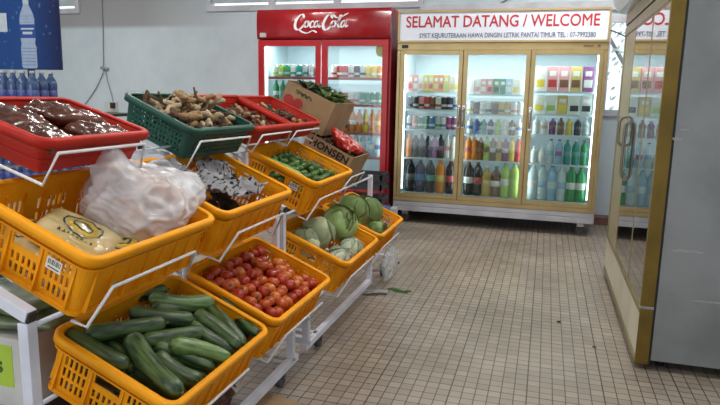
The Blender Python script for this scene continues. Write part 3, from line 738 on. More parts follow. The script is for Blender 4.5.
# ginger and dried roots
gin = [mat('ginger_skin', (.42,.26,.12), .7, col2=(.30,.18,.08), nscale=12, bump=.4, bscale=40), mat('brown_root_skin', (.14,.07,.03), .8, col2=(.06,.028,.012), nscale=12, bump=.4, bscale=40), mat('pale_root_skin', (.60,.50,.34), .7, col2=(.38,.26,.14), nscale=10, bump=.4, bscale=40)]
def ginger(seed, sc=1, stick=False):
    rnd = random.Random(seed); bm = bmesh.new()
    def lump(p, d, ln, r):
        q = [p+d*ln*t+Vector((rnd.uniform(-1,1),rnd.uniform(-1,1),rnd.uniform(-1,1)))*.003 for t in (0,.25,.5,.75,1)]
        tube(bm, catmull(q,3), lambda t: r*(.55+.45*sin(pi*min(1,max(0,t*.8+.15))))*(1 if .04 < t < .96 else .45), 9)
        return q
    if stick:
        d = Vector((1,rnd.uniform(-.2,.2),rnd.uniform(0,.5))).normalized(); ln = rnd.uniform(.07,.12)
        q = [d*ln*(t-.5)+Vector((rnd.uniform(-1,1),rnd.uniform(-1,1),rnd.uniform(-1,1)))*.008 for t in (0,.25,.5,.75,1)]
        tube(bm, catmull(q,4), lambda t: .0075-.003*t, 8)
        for k in range(2):
            dd = (d+Vector((rnd.uniform(-1,1),rnd.uniform(-1,1),rnd.uniform(0,1)))).normalized(); p0 = q[1+k]; tube(bm, [p0, p0+dd*.02, p0+dd*.045], lambda t: .0055-.002*t, 7)
        for v in bm.verts: v.co += noise.noise_vector(v.co*70)*.0015
        return bm2me(bm, 'ginger')
    d0 = Vector((1,rnd.uniform(-.4,.4),rnd.uniform(-.1,.3))).normalized(); L0 = rnd.uniform(.07,.11)*sc
    q = lump(-d0*L0/2, d0, L0, .014*sc)
    for k in range(rnd.randint(3,5)):
        d = Vector((rnd.uniform(-.6,.6),rnd.choice((-1,1))*rnd.uniform(.5,1),rnd.uniform(-.2,.8))).normalized()
        lump(q[rnd.randrange(1,5)], d, rnd.uniform(.028,.055)*sc, .0115*sc)
    for v in bm.verts: v.co += noise.noise_vector(v.co*70)*.0022
    return bm2me(bm, 'ginger')
gp = []
for i in range(4):
    for j in range(6): gp.append(((j-2.5)*.060+(i%2)*.015, (i-1.5)*.068, .10+random.uniform(-.01,.012)))
for i in range(3):
    for j in range(5): gp.append(((j-2)*.066, (i-.8)*.066, .135+random.uniform(-.008,.014)))
for j in range(3): gp.append(((j-1)*.07+.02, .02, .168))
for k, (u, v, w) in enumerate(gp):
    mi = random.choices((0,1,2),(3,4,3))[0]
    o = link('ginger_root', ginger(k, 1, mi == 1 and k > 20), None, (gin[mi],), CR['t2'] @ Matrix.Translation((u,v,w)) @ rot(random.uniform(-.7,.7),random.uniform(-.6,.6),random.random()*6.3))
    lay = 'lower' if k < 24 else 'upper' if k < 39 else 'topmost'
    kk = k if k < 24 else k-24 if k < 39 else k-39; nc = 6 if k < 24 else 5 if k < 39 else 3
    top(o, '%s knobbly ginger, %s layer, %s row from aisle, %s from near end' % (('tan','dark brown','pale')[mi], lay, ORD[kk//nc], ORD[kk%nc]), 'ginger', 'ginger roots in the green basket')
for key, nm in (('t3','nearer'),('t4','farther')):
    for i in range(4):
        for j in range(6):
            u = (j-2.5)*.058; v = (i-1.5)*.066; mi = random.choices((0,1,2),(2,4,1))[0]
            o = link('dried_root', ginger(100+i*6+j+(50 if key == 't4' else 0), .8), None, (gin[mi],), CR[key] @ Matrix.Translation((u,v,.045+random.uniform(-.008,.012))) @ rot(random.uniform(-.3,.3),random.uniform(-.3,.3),random.random()*6.3))
            top(o, '%s dried root in the %s red root basket, %s row from aisle, %s along' % (('tan','dark brown','pale')[mi], nm, ORD[i], ORD[j]), 'root', 'dried roots in the red baskets')

# ------------------------------------------------------------------ cartons on the rack
def carton(name, mw, L, W, H, label, flap=True):
    e = empty(name, mw, label, 'box'); t = .005; a, b_ = L/2, W/2
    bm = bmesh.new(); box(bm, (-a,-b_,0),(a,b_,t)); box(bm, (-a,-b_,t),(-a+t,b_,H)); box(bm, (a-t,-b_,t),(a,b_,H)); box(bm, (-a+t,-b_,t),(a-t,-b_+t,H)); box(bm, (-a+t,b_-t,t),(a-t,b_,H))
    link('carton_body', bm2me(bm), e, ('cardboard',))
    return e
HC = CR['hon']
hon = carton('cardboard_carton', HC, .36, .31, .215, 'open brown carton printed with a name in black, on the middle tier')
NEAR = Matrix(((0,0,-1,0),(-1,0,0,0),(0,1,0,0),(0,0,0,1)))       # text plane on the carton's camera end: right = -Y(local), up = Z, normal = -X
text('lettering', 'HONSEN', .061, 'cardprint', hon, Matrix.Translation((-.181,.126,.160)) @ NEAR, bold=.0018, sx=1.06)
bm = bmesh.new()
for y in (.06,-.07): tube(bm, [(-.182,y,.13),(-.1805,y,.13)], .009, 12)
link('vent_hole', bm2me(bm), hon, (cm((.02,.015,.01)),), label='two round dark vent holes')
HB = crate_matrix(-1.19, 3.66, 1.135, 24, .33, .21)
CR['heart'] = HB
hb = carton('cardboard_carton', HB, .40, .33, .21, 'open brown carton printed with a red heart, on the top tier')
bm = bmesh.new(); pts = []
for k in range(28):
    t = 2*pi*k/28; pts.append((16*sin(t)**3/16*.066, (13*cos(t)-5*cos(2*t)-2*cos(3*t)-cos(4*t))/16*.060))
f = bm.faces.new([bm.verts.new((x,y,0)) for x, y in pts]); r_ = bmesh.ops.extrude_face_region(bm, geom=[f]); bmesh.ops.translate(bm, verts=[v for v in r_['geom'] if isinstance(v, bmesh.types.BMVert)], vec=(0,0,.001))
link('heart_print', bm2me(bm), hb, (cm((.42,.03,.025), .7),), Matrix.Translation((-.2005,.085,.095)) @ NEAR, label='red heart print')
bm = bmesh.new()
for k in range(3):
    tube(bm, catmull([(-.2015,-.02+.03*k,.16),(-.2015,.0+.03*k,.178),(-.2015,.02+.03*k,.165),(-.2015,.03+.02*k,.18)],5), .004, 5)
link('leaf_print', bm2me(bm), hb, (cm((.07,.10,.05), .8),), label='dark green leaf print')
leafy = [mat('dark_leaf', (.05,.12,.03), .5, noise_amt=.4, nscale=14), mat('light_leaf', (.20,.32,.09), .5, noise_amt=.4, nscale=14)]
def leafbunch(seed, ln, n, wd):
    rnd = random.Random(seed); bm = bmesh.new()
    for k in range(n):
        az = rnd.random()*6.3; el = rnd.uniform(.1,1.0); d = Vector((cos(az)*cos(el), sin(az)*cos(el), sin(el)))
        s_ = d.cross(Vector((0,0,1))).normalized()
        prev = None
        for i in range(6):
            t = i/5; c = d*ln*t+Vector((0,0,-ln*.35*t*t)); w = wd*sin(pi*min(.98,t*.9+.08))
            r_ = [bm.verts.new(c-s_*w), bm.verts.new(c+Vector((0,0,-w*.4))), bm.verts.new(c+s_*w)]
            if prev:
                for q in (0,1): bm.faces.new((prev[q],prev[q+1],r_[q+1],r_[q]))
            prev = r_
    bmesh.ops.solidify(bm, geom=bm.faces[:], thickness=.001)
    return bm
for k, (u, v) in enumerate([(-.12,.07),(-.11,-.06),(0,.05),(.02,-.07),(.12,.05),(.12,-.07)]):
    o = link('leafy_greens', bm2me(leafbunch(k,.10,26,.016)), None, (leafy[k%2],), CR['heart'] @ Matrix.Translation((u,v,.195)))
    top(o, '%s bunch of leafy greens in the heart carton, %s from the near end, %s side' % (('dark','light')[k%2], ORD[k//2], ('back','aisle','back','aisle','back','aisle')[k]), 'greens', 'bunches of greens in the heart carton')
# red bag and brown produce in the HONSEN carton
bm = bmesh.new(); bmesh.ops.create_icosphere(bm, subdivisions=5, radius=1)
for v in bm.verts:
    d = v.co.copy(); p = Vector((d.x*.135,d.y*.10,d.z*.040)); k = max(0,d.dot(Vector((-.6,.6,.55)).normalized())); p += Vector((-.04,.05,.035))*k**6; k = max(0,d.dot(Vector((.8,-.6,-.1)).normalized())); p += Vector((.03,-.03,-.005))*k**5
    p += d*(.016*noise.noise(p*18)-.026*abs(noise.noise(p*30))); v.co = p
for f in bm.faces: f.smooth = True
o = link('red_bag', bm2me(bm), None, (mat('red_bag_film', (.62,.035,.02), .25, noise_amt=.3, nscale=12, coat=.5),), HC @ Matrix.Translation((.03,-.03,.225)) @ rot(.1,0,.1)); top(o, 'crumpled bright red plastic bag on top of the lettered carton', 'bag')
for k in range(12):
    i, j = divmod(k, 4); o = link('dark_root', ginger(300+k, 1.0), None, (gin[1],), HC @ Matrix.Translation(((j-1.5)*.075,(i-1)*.085+.01,.175)) @ rot(.3,.2,k*1.1))
    top(o, 'dark brown root in the lettered carton, %s row from the aisle, %s along' % (ORD[i], ORD[j]), 'root', 'roots in the lettered carton')
for k in range(12):                 # roots underneath
    pass

# ------------------------------------------------------------------ fridges
def glass_door(par, x0, x1, z0, z1, fm, st, th=.035, y=-.03, gm='glass', handle=None, hmat='chrome', gy=.012):
    bm = bmesh.new()
    box(bm, (x0,y,z0),(x0+st,y+th,z1),0,.003); box(bm, (x1-st,y,z0),(x1,y+th,z1),0,.003)
    box(bm, (x0+st,y,z0),(x1-st,y+th,z0+st),0,.003); box(bm, (x0+st,y,z1-st),(x1-st,y+th,z1),0,.003)
    d = link('door', bm2me(bm), par, (fm,))
    bm = bmesh.new(); box(bm, (x0+st-.004,y+gy,z0+st-.004),(x1-st+.004,y+gy+.005,z1-st+.004)); link('pane', bm2me(bm), d, (gm,))
    if handle:
        hx, hz0, hz1, bow = handle
        bm = bmesh.new()
        tube(bm, catmull([(hx,y+.002,hz0),(hx,y-bow,hz0+.02),(hx,y-bow*1.15,(hz0+hz1)/2),(hx,y-bow,hz1-.02),(hx,y+.002,hz1)],6), .008, 8)
        for z in (hz0, hz1): box(bm, (hx-.013,y-.006,z-.016),(hx+.013,y+.002,z+.016),0,.002)
        link('door_handle', bm2me(bm), d, (hmat,))
    return d
def cabinet(par, W, Dp, z0, z1, inner0, inner1, outm, tin='white', sidem=None):
    """open-fronted insulated box"""
    t = .045
    bm = bmesh.new()
    box(bm, (0,.006,z0),(t,Dp,z1)); box(bm, (W-t,.006,z0),(W,Dp,z1)); box(bm, (t,Dp-.04,z0),(W-t,Dp,z1)); box(bm, (t,.006,inner1),(W-t,Dp-.04,z1)); box(bm, (t,.006,z0),(W-t,Dp-.04,inner0))
    link('cabinet_shell', bm2me(bm), par, (outm,))
    bm = bmesh.new(); e = .003
    box(bm, (t,.02,inner0),(t+e,Dp-.04,inner1)); box(bm, (W-t-e,.02,inner0),(W-t,Dp-.04,inner1)); box(bm, (t+e,Dp-.045,inner0),(W-t-e,Dp-.04,inner1)); box(bm, (t+e,.02,inner1-e),(W-t-e,Dp-.045,inner1)); box(bm, (t+e,.02,inner0),(W-t-e,Dp-.045,inner0+e))
    link('inner_lining', bm2me(bm), par, (tin,), label='white inner lining')
def shelf(par, x0, x1, y0, y1, z):
    bm = bmesh.new(); n = int((x1-x0)/.02)
    box(bm, (x0,y0,z-.012),(x1,y0+.006,z+.004)); box(bm, (x0,y1-.006,z-.008),(x1,y1,z))
    for k in range(n+1):
        x = x0+(x1-x0-.004)*k/n; box(bm, (x,y0+.006,z-.004),(x+.004,y1-.006,z))
    return link('shelf', bm2me(bm), par, ('white',))
def tubelight(par, x, y, z0, z1, pw, toward):
    bm = bmesh.new(); tube(bm, [(x,y,z0),(x,y,z1)], .011, 10); t = link('interior_tube_light', bm2me(bm), par, ('led',))
def arealight(name, par, loc, rotm, sx, sy, power, col=(.9,.97,1), spread=None):
    li = bpy.data.lights.new(name, 'AREA'); li.shape = 'RECTANGLE'; li.size = sx; li.size_y = sy; li.energy = power; li.color = col
    o = bpy.data.objects.new(name, li); COL.objects.link(o)
    if par: o.parent = par
    o.matrix_local = Matrix.Translation(loc) @ rotm
    return o
FZ = (.14,.0)
# --- wide gold-framed fridge
WF = empty('display_fridge', Vector((-1.344,5.651,0)), 'wide three-door gold-framed drinks fridge with a white welcome sign on top', 'fridge')
W = 1.8
cabinet(WF, W, .64, .12, 1.64, .27, 1.60, 'silver')
bm = bmesh.new()
box(bm, (0,-.03,1.60),(W,.008,1.665),0,.004)           # header bar
link('header_bar', bm2me(bm), WF, ('gold',))
bm = bmesh.new(); box(bm, (.04,-.034,1.618),(.10,-.029,1.648),0,.002); link('lock', bm2me(bm), WF, ('black',), label='black lock and switch plate')
bm = bmesh.new(); box(bm, (1.60,-.034,1.628),(1.68,-.029,1.642),0,.001); box(bm, (1.71,-.034,1.626),(1.735,-.029,1.646),0,.001); link('badge', bm2me(bm), WF, (cm((.18,.10,.05)),), label='small dark maker badge')
sg = empty('tmp', Vector((0,0,0))); bpy.data.objects.remove(sg)
bm = bmesh.new(); box(bm, (0,-.045,1.665),(W,.10,1.685),0,.003); box(bm, (0,-.045,1.925),(W,.10,1.945),0,.003); box(bm, (0,-.045,1.685),(.018,.10,1.925),0,.003); box(bm, (W-.018,-.045,1.685),(W,.10,1.925),0,.003)
sgf = link('sign_frame', bm2me(bm), WF, ('gold',))
bm = bmesh.new(); box(bm, (.018,-.035,1.685),(W-.018,.09,1.925)); link('sign_panel', bm2me(bm), sgf, ('sign',), label='white sign panel')
fitw(text('sign_lettering', 'SELAMAT DATANG / WELCOME', .138, 'signred', sgf, front(.075,-.036,1.80), bold=.0022), 1.64)
fitw(text('sign_lettering', 'SYKT KEJURUTERAAN HAWA DINGIN LETRIK PANTAI TIMUR TEL : 07-7992380', .058, 'signblue', sgf, front(.20,-.036,1.708), bold=.0007), 1.49)
bm = bmesh.new(); box(bm, (0,-.03,.12),(W,.006,.17),0,.004); link('kick_panel', bm2me(bm), WF, ('silver',)); mbox('kick_panel', (0,-.026,.172),(W,.006,.212), 'silver', WF, .004)
mbox('bottom_rail', (0,-.03,.215),(W,.006,.253), 'gold', WF, .003)
for x in (.577, 1.157): mbox('mullion', (x,.008,.262),(x+.05,.03,1.60), 'gold', WF, .003)
DX = [(.03,.60),(.605,1.18),(1.185,1.77)]
hx = [(.585,.93,1.10,.03),(.625,.93,1.10,.03),(1.205,.93,1.10,.03)]
for (x0, x1), h in zip(DX, hx): glass_door(WF, x0, x1, .255, 1.60, 'gold', .036, handle=h)
for x in (0, W-.028): mbox('side_stile', (x,-.03,.255),(x+.028,.006,1.598), 'gold', WF, .003)
for x in (.1, 1.7):
    for y in (.1,.55):
        bm = bmesh.new(); box(bm, (x-.03,y-.03,.07),(x+.03,y+.03,.12)); c = link('caster', bm2me(bm), WF, ('chrome',))
        bm = bmesh.new(); tube(bm, [(x,y-.015,.041),(x,y+.015,.041)], .041, 14); link('wheel', bm2me(bm), c, ('rubber',), label='dark rubber wheel')
SH = {0: [.29,.618,.886,1.068,1.231], 1: [.29,.620,.854,1.034,1.218], 2: [.29,.617,.877,1.057,1.253]}
for d, (x0, x1) in enumerate(DX):
    for z in SH[d][1:]: shelf(WF, max(.05,x0+.012), min(W-.05,x1-.012), .05, .55, z)
    shelf(WF, max(.05,x0+.012), min(W-.05,x1-.012), .05, .55, .288)
for x in (.062,.585,.62,1.165,1.20,1.735): tubelight(WF, x, .035, .32, 1.56, 1, 1)
for x in (.32,.89,1.47): arealight('fridge_lamp', WF, (x,.16,1.585), Matrix(), .4, .12, 1.8)
for x in (.32,.89,1.47): arealight('fridge_front_lamp', WF, (x,.032,1.57), Matrix.Rotation(radians(28),4,'X'), .45, .03, 1.8)

# --- products
_pm = {}
def can_me(c1, c2):
    k = ('can',c1,c2)
    if k not in _pm:
        bm = bmesh.new(); r, h = .0305, .125
        lathe(bm, [(0,.004,1),(r*.8,.002,1),(r,.008,1),(r,.03,0),(r,.052,2),(r,.085,0),(r,h-.012,0),(r*.88,h-.002,1),(r*.86,h,1),(r*.80,h-.003,1),(0,h-.003,1)], 14)
        me = bm2me(bm, 'drink_can'); 
        for m in (cm(c1,.3), M['chrome'], cm(c2,.3)): me.materials.append(m)
        _pm[k] = me
    return _pm[k]
def bottle_parts(kind, liq, cap, lab):
    k = (kind,liq,cap,lab)
    if k not in _pm:
        r, h = {'small': (.031,.222), 'big': (.047,.325), 'mini': (.030,.15), 'jar': (.049,.28), 'water': (.0335,.232)}[kind]
        bm = bmesh.new(); n = r*.34
        lathe(bm, [(0,.0),(r*.85,.0),(r,.012),(r,h*.30),(r*.93,h*.36),(r*.93,h*.52),(r,h*.58),(r,h*.69),(r*.86,h*.77),(r*.55,h*.84),(n*1.1,h*.89),(n,h*.94),(n,h*.95),(0,h*.95)], 14)
        b_ = bm2me(bm, 'bottle'); b_.materials.append(mat('bottle_plastic', liq, .12, noise_amt=.15, nscale=18, coat=.2))
        bm = bmesh.new(); lathe(bm, [(0,h*.94),(n*1.25,h*.94),(n*1.25,h),(0,h)], 10); c_ = bm2me(bm, 'cap'); c_.materials.append(cm(cap,.4))
        bm = bmesh.new(); lathe(bm, [(r*.94,h*.35),(r*.975,h*.36),(r*.975,h*.53),(r*.94,h*.535)], 14); l_ = bm2me(bm, 'label'); l_.materials.append(mat('bottle_label', lab, .4, col2=tuple(min(1,x*.7+.12) for x in lab), nscale=22, stretch=(2,2,1)))
        _pm[k] = (b_, c_, l_)
    return _pm[k]
def pack_me(c1, c2, w, d, h):
    k = ('pack',c1,c2,w,d,h)
    if k not in _pm:
        bm = bmesh.new(); box(bm, (-w/2,-d/2,0),(w/2,d/2,h),0,.002); box(bm, (-w*.38,-d/2-.0008,h*.18),(w*.38,-d/2+.001,h*.48),1); box(bm, (-w*.30,-d/2-.0008,h*.62),(w*.30,-d/2+.001,h*.82),2)
        me = bm2me(bm, 'carton')
        for m in (mat('printed_card', c1, .45, col2=tuple(min(1,x*.8+.08) for x in c1), nscale=16), cm(c2,.5), cm((.8,.78,.74),.5)): me.materials.append(m)
        _pm[k] = me
    return _pm[k]
def place(kind, F, x, y, z, spec, label, cat, group):
    yaw = random.random()*6
    if kind == 'can':
        o = bpy.data.objects.new('drink_can', can_me(*spec)); COL.objects.link(o)
    elif kind.startswith('pack'):
        o = bpy.data.objects.new('drink_carton', pack_me(*spec)); COL.objects.link(o); yaw = random.uniform(-.06,.06)
    else:
        me = bottle_parts(kind, *spec); o = bpy.data.objects.new('drink_bottle', me[0]); COL.objects.link(o)
        link('bottle_cap', me[1], o); link('bottle_label', me[2], o)
    o.matrix_world = F @ Matrix.Translation((x,y,z)) @ Matrix.Rotation(yaw,4,'Z')
    top(o, label, cat, group)
def row(F, fr_name, door, shelfname, x0, x1, y, z, items):
    """items: (kind, spec, description)"""
    n = len(items); 
    for i, (kind, spec, desc) in enumerate(items):
        x = x0+(x1-x0)*(i+.5)/n
        cat = 'can' if kind == 'can' else 'carton' if kind.startswith('pack') else 'bottle'
        pos = ('%s from left' % ORD[i]) 
        place(kind, F, x, y+random.uniform(-.004,.004), z+.0005, spec, '%s, %s, %s shelf, %s, %s fridge' % (desc, pos, shelfname, door, fr_name), cat, '%ss in the %s fridge' % (cat, fr_name))
WH=(.78,.76,.72); RD=(.55,.03,.03); PK=(.75,.30,.32); YE=(.80,.58,.05); OR=(.80,.25,.03); NV=(.02,.03,.09); BK=(.02,.018,.02); GR=(.03,.30,.10); TE=(.02,.28,.24); BL=(.05,.18,.50); PU=(.28,.06,.25); BR=(.20,.08,.03); SI=(.55,.57,.6); GO=(.62,.42,.10); CL=(.62,.72,.76); LB=(.35,.55,.75); LG=(.42,.62,.10)
nm = {WH:'white',RD:'red',PK:'pink',YE:'yellow',OR:'orange',NV:'navy',BK:'black',GR:'green',TE:'teal',BL:'blue',PU:'purple',BR:'brown',SI:'silver',GO:'gold',CL:'clear',LB:'pale blue',LG:'lime green'}
def cans(s): return [('can', (a,b_), '%s and %s drink can' % (nm[a],nm[b_])) for a, b_ in s]
def bots(kind, s): return [(kind, (a,c,l), '%s bottle with %s cap' % (nm[a],nm[c])) for a, c, l in s]
def packs(s, w, h, d=.06): return [('pack', (a,b_,w,d,h), '%s drink carton' % nm[a]) for a, b_ in s]
FW = WF.matrix_world.copy(); 
FW = Matrix.Translation((-1.344,5.651,0))
sn = ['bottom','fourth','third','second','top']
G = 'gold-framed'
D = [(.085,.565),(.645,1.145),(1.225,1.715)]
row(FW,G,'left door',sn[4],*D[0],.10,1.232,packs([(PK,RD),(PK,WH),(WH,PK),(YE,OR),(YE,RD),(OR,YE),(OR,RD),(YE,LG),(WH,YE),(WH,YE)],.047,.155))
row(FW,G,'left door',sn[3],*D[0],.09,1.069,cans([(NV,BK),(BK,SI),(PK,BK),(RD,WH),(BR,BK),(WH,RD),(BK,SI),(NV,WH),(SI,BL)]))
row(FW,G,'left door',sn[2],*D[0],.09,.887,cans([(SI,NV),(PK,WH),(TE,WH),(GR,SI),(BL,WH),(SI,GR),(WH,BL),(PU,PK),(PU,WH)]))
row(FW,G,'left door',sn[1],*D[0],.09,.619,bots('small',[(OR,OR,OR),(BK,WH,NV),(BK,BL,NV),(NV,WH,BK),(PU,WH,PU),(BK,BK,PU),(WH,WH,PK),(WH,BL,WH),(WH,WH,WH)][:8]))
row(FW,G,'left door',sn[0],*D[0],.10,.289,bots('big',[(BK,RD,BK),(NV,BL,BL),(BK,BL,TE),(OR,OR,YE),(BK,RD,RD)]))
row(FW,G,'middle door',sn[4],*D[1],.10,1.219,packs([(WH,WH),(WH,PK),(PK,WH),(PK,RD),(GR,BK),(TE,GR),(LB,WH),(WH,YE),(WH,WH)],.053,.14))
row(FW,G,'middle door',sn[3],*D[1],.09,1.035,cans([(WH,GO),(BK,BR),(WH,SI),(SI,BK),(BR,BK),(GO,BR),(GO,WH),(WH,PK),(WH,SI)]))
row(FW,G,'middle door',sn[2],*D[1],.09,.855,bots('mini',[(WH,WH,BL),(BL,WH,BL),(TE,WH,TE),(NV,WH,SI),(LG,WH,LG),(WH,WH,WH),(BR,WH,WH),(WH,WH,BL)]))
row(FW,G,'middle door',sn[1],*D[1],.09,.621,bots('small',[(OR,WH,RD),(OR,WH,OR),(BR,WH,BR),(LG,GR,BR),(BR,WH,WH),(GO,WH,BR),(PU,WH,WH),(YE,OR,YE),(RD,WH,RD)][:9]))
row(FW,G,'middle door',sn[0],*D[1],.10,.289,[*bots('big',[(BK,RD,WH),(BK,RD,RD)]),*bots('jar',[(GO,WH,GO),(BR,GR,WH)]),*bots('big',[(LG,GR,WH),(LG,GR,LG)])])
row(FW,G,'right door',sn[4],*D[2],.10,1.254,packs([(WH,YE),(PK,RD),(PK,BR),(GO,BR),(PU,WH)],.090,.215,.05))
row(FW,G,'right door',sn[3],*D[2],.10,1.058,packs([(WH,YE),(WH,LG),(GO,YE),(WH,BK),(SI,BK)],.091,.165,.05))
row(FW,G,'right door',sn[2],*D[2],.09,.878,bots('mini',[(WH,WH,WH),(WH,WH,PK),(PU,WH,BR),(BR,BK,BR),(YE,WH,YE),(BK,SI,BK),(SI,WH,SI)]))
row(FW,G,'right door',sn[1],*D[2],.09,.618,[*bots('mini',[(WH,WH,CL),(WH,WH,WH)]),*bots('small',[(CL,PU,LB),(LB,PU,PU),(TE,GR,TE),(TE,WH,GR),(GR,GR,TE)])])
row(FW,G,'right door',sn[0],*D[2],.10,.289,bots('big',[(CL,WH,WH),(CL,BL,LB),(LB,BL,CL),(CL,WH,LB),(GR,GR,WH),(GR,GR,WH)]))

# --- red two-door fridge
CF = empty('drinks_fridge', Vector((-2.745,5.651,0)), 'red two-door soft drinks fridge with white script lettering on its header', 'fridge')
W = 1.335
cabinet(CF, W, .64, .10, 1.98, .30, 1.69, 'coketrim')
bm = bmesh.new()
prof = [(.004,1.700),(-.035,1.705),(-.048,1.74),(-.052,1.84),(-.046,1.94),(-.03,1.978),(.004,1.984)]
V = [[bm.verts.new((x,y,z)) for y, z in prof] for x in (0, W)]
for i in range(len(prof)-1): f = bm.faces.new((V[0][i],V[1][i],V[1][i+1],V[0][i+1])); f.smooth = True
for s_ in (0,1): bm.faces.new(V[s_])
bm.faces.new((V[0][0],V[0][-1],V[1][-1],V[1][0]))
hd = link('header_panel', bm2me(bm), CF, ('cokered',))
# script lettering
def stroke(bm, pts, w, y0, sc, ox, oz, th=.002):
    P = catmull([(x,0,z) for x, z in pts], 8); n = len(P); L_ = []; R_ = []
    for i, p in enumerate(P):
        d = (P[min(i+1,n-1)]-P[max(i-1,0)]).normalized(); nn = Vector((-d.z,0,d.x)); ang = math.atan2(d.z,d.x)
        ww = w*(.30+.70*abs(sin(ang-radians(15))))*(.35+.65*min(1,min(i,n-1-i)/4))
        L_.append(p+nn*ww/2); R_.append(p-nn*ww/2)
    def T(p, y): return (ox+p.x*sc, y, oz+p.z*sc)
    vs = [[bm.verts.new(T(q,y)) for q in (l,r)] for y in (y0, y0+th) for l, r in zip(L_,R_)]
    for k in (0,n):
        for i in range(n-1): bm.faces.new((vs[k+i][0],vs[k+i+1][0],vs[k+i+1][1],vs[k+i][1]))
    for i in range(n-1):
        for s_ in (0,1): bm.faces.new((vs[i][s_],vs[i+1][s_],vs[n+i+1][s_],vs[n+i][s_]))
bm = bmesh.new(); sc = .0505; ox = .395; oz = 1.775
ST = [([(2.0,2.35),(1.75,2.95),(1.15,2.85),(.5,2.1),(.15,1.2),(.3,.45),(.9,.3),(1.6,.75),(2.15,1.35)],.36),
 ([(2.75,1.75),(2.35,1.75),(2.1,1.25),(2.2,.75),(2.6,.8),(2.9,1.3),(2.75,1.75),(3.1,1.6)],.26),
 ([(3.95,1.6),(3.6,1.8),(3.25,1.35),(3.2,.85),(3.5,.65),(4.0,1.1)],.26),
 ([(4.9,1.6),(4.5,1.8),(4.1,1.4),(4.0,.9),(4.3,.7),(4.7,1.1),(5.0,1.75),(4.85,1.05),(5.05,.7),(5.4,1.0)],.26),
 ([(.9,.3),(1.6,-.15),(2.6,-.35),(3.6,.05),(4.2,-.1),(4.5,-.3)],.26),
 ([(5.35,1.3),(5.75,1.4)],.3),
 ([(7.6,2.2),(7.3,2.85),(6.7,2.75),(6.1,2.0),(5.75,1.1),(5.95,.35),(6.5,.25),(7.1,.7),(7.5,1.2)],.38),
 ([(6.7,2.75),(7.6,2.9),(8.3,2.4),(9.2,2.45),(10.6,3.1),(9.9,2.9)],.26),
 ([(7.95,1.75),(7.6,1.7),(7.35,1.2),(7.5,.75),(7.9,.8),(8.2,1.3),(7.95,1.75),(8.4,1.6)],.26),
 ([(8.4,1.0),(8.9,1.9),(9.3,2.6),(9.1,2.75),(8.75,1.9),(8.65,1.0),(8.85,.65),(9.2,.95)],.24),
 ([(10.1,1.6),(9.75,1.8),(9.35,1.4),(9.2,.9),(9.5,.65),(9.9,1.1),(10.25,1.75),(10.1,1.05),(10.25,.7),(10.65,1.0)],.26)]
for pts, w in ST: stroke(bm, pts, w*1.45, -.0565, sc, ox, oz)
link('script_lettering', bm2me(bm), hd, ('print_white',), label='white flowing script lettering')
bm = bmesh.new(); box(bm, (.035,-.0535,1.722),(.10,-.046,1.762)); link('sticker', bm2me(bm), hd, (cm((.45,.42,.38)),), label='small grey sticker')
for x0, x1, nm_ in ((.005,.655,0),(.665,1.315,1)):
    glass_door(CF, x0, x1, .27, 1.695, 'coketrim', .055, y=-.032, handle=((x1-.03) if nm_ == 0 else (x0+.03), .85, 1.15, .03), hmat='coketrim')
bm = bmesh.new(); box(bm, (0,-.03,.07),(W,.004,.26),0,.005)
link('kick_panel', bm2me(bm), CF, ('cokered',))
for x in (.1, W-.1):
    for y in (.1,.5):
        bm = bmesh.new(); tube(bm, [(x,y,0),(x,y,.10)], .02, 10); link('foot', bm2me(bm), CF, ('black',))
CS = [.455,.60,.83,1.095,1.347]
for z in CS[1:]:
    for a, b_ in ((.055,.63),(.69,1.28)): shelf(CF, a, b_, .05, .52, z)
    for a, b_ in ((.055,.63),(.69,1.28)):
        bm = bmesh.new(); box(bm, (a,.04,z-.018),(b_,.048,z+.006),0,.001); link('price_rail', bm2me(bm), CF, (cm((.50,.10,.08)),), label='red price rail')
for x in (.062,.645,.68,1.272): tubelight(CF, x, .035, .34, 1.65, 1, 1)
for x in (.33,.98): arealight('fridge_lamp', CF, (x,.16,1.675), Matrix(), .45, .12, 1.8)
for x in (.33,.98): arealight('fridge_front_lamp', CF, (x,.032,1.66), Matrix.Rotation(radians(28),4,'X'), .45, .03, 1.8)
FC = Matrix.Translation((-2.745,5.651,0)); G = 'red'
D = [(.10,.61),(.72,1.24)]
row(FC,G,'left door','top',*D[0],.10,1.348,cans([(WH,LG),(LG,WH),(GR,SI),(WH,TE),(TE,WH),(SI,TE),(SI,WH),(SI,BK)]))
row(FC,G,'left door','second',*D[0],.10,1.096,bots('small',[(GR,GR,WH),(GR,GR,TE),(TE,WH,GR),(GR,WH,GR),(TE,GR,WH),(GR,GR,LG),(LG,GR,GR)]))
row(FC,G,'left door','third',*D[0],.10,.831,bots('small',[(OR,OR,OR),(OR,OR,YE),(RD,RD,WH),(OR,WH,OR),(RD,WH,RD),(OR,OR,OR),(RD,RD,RD)]))
row(FC,G,'right door','top',*D[1],.10,1.348,cans([(WH,RD),(RD,WH),(RD,SI),(SI,RD),(BK,SI),(SI,BK),(YE,GO),(YE,WH),(OR,WH)]))
row(FC,G,'right door','second',*D[1],.10,1.096,cans([(RD,BK),(BK,RD),(RD,WH),(WH,RD),(SI,RD),(TE,SI),(GR,TE),(TE,WH),(GR,SI)]))
row(FC,G,'right door','third',*D[1],.10,.831,bots('small',[(BR,RD,RD),(OR,OR,RD),(OR,WH,OR),(OR,OR,WH),(OR,BL,OR),(YE,OR,OR),(OR,OR,OR),(OR,OR,YE)]))
row(FC,G,'right door','fourth',*D[1],.10,.601,bots('small',[(CL,BL,LB),(CL,BL,WH),(LB,BL,BL),(CL,WH,LB),(CL,BL,LB),(LB,WH,WH),(CL,BL,BL)]))
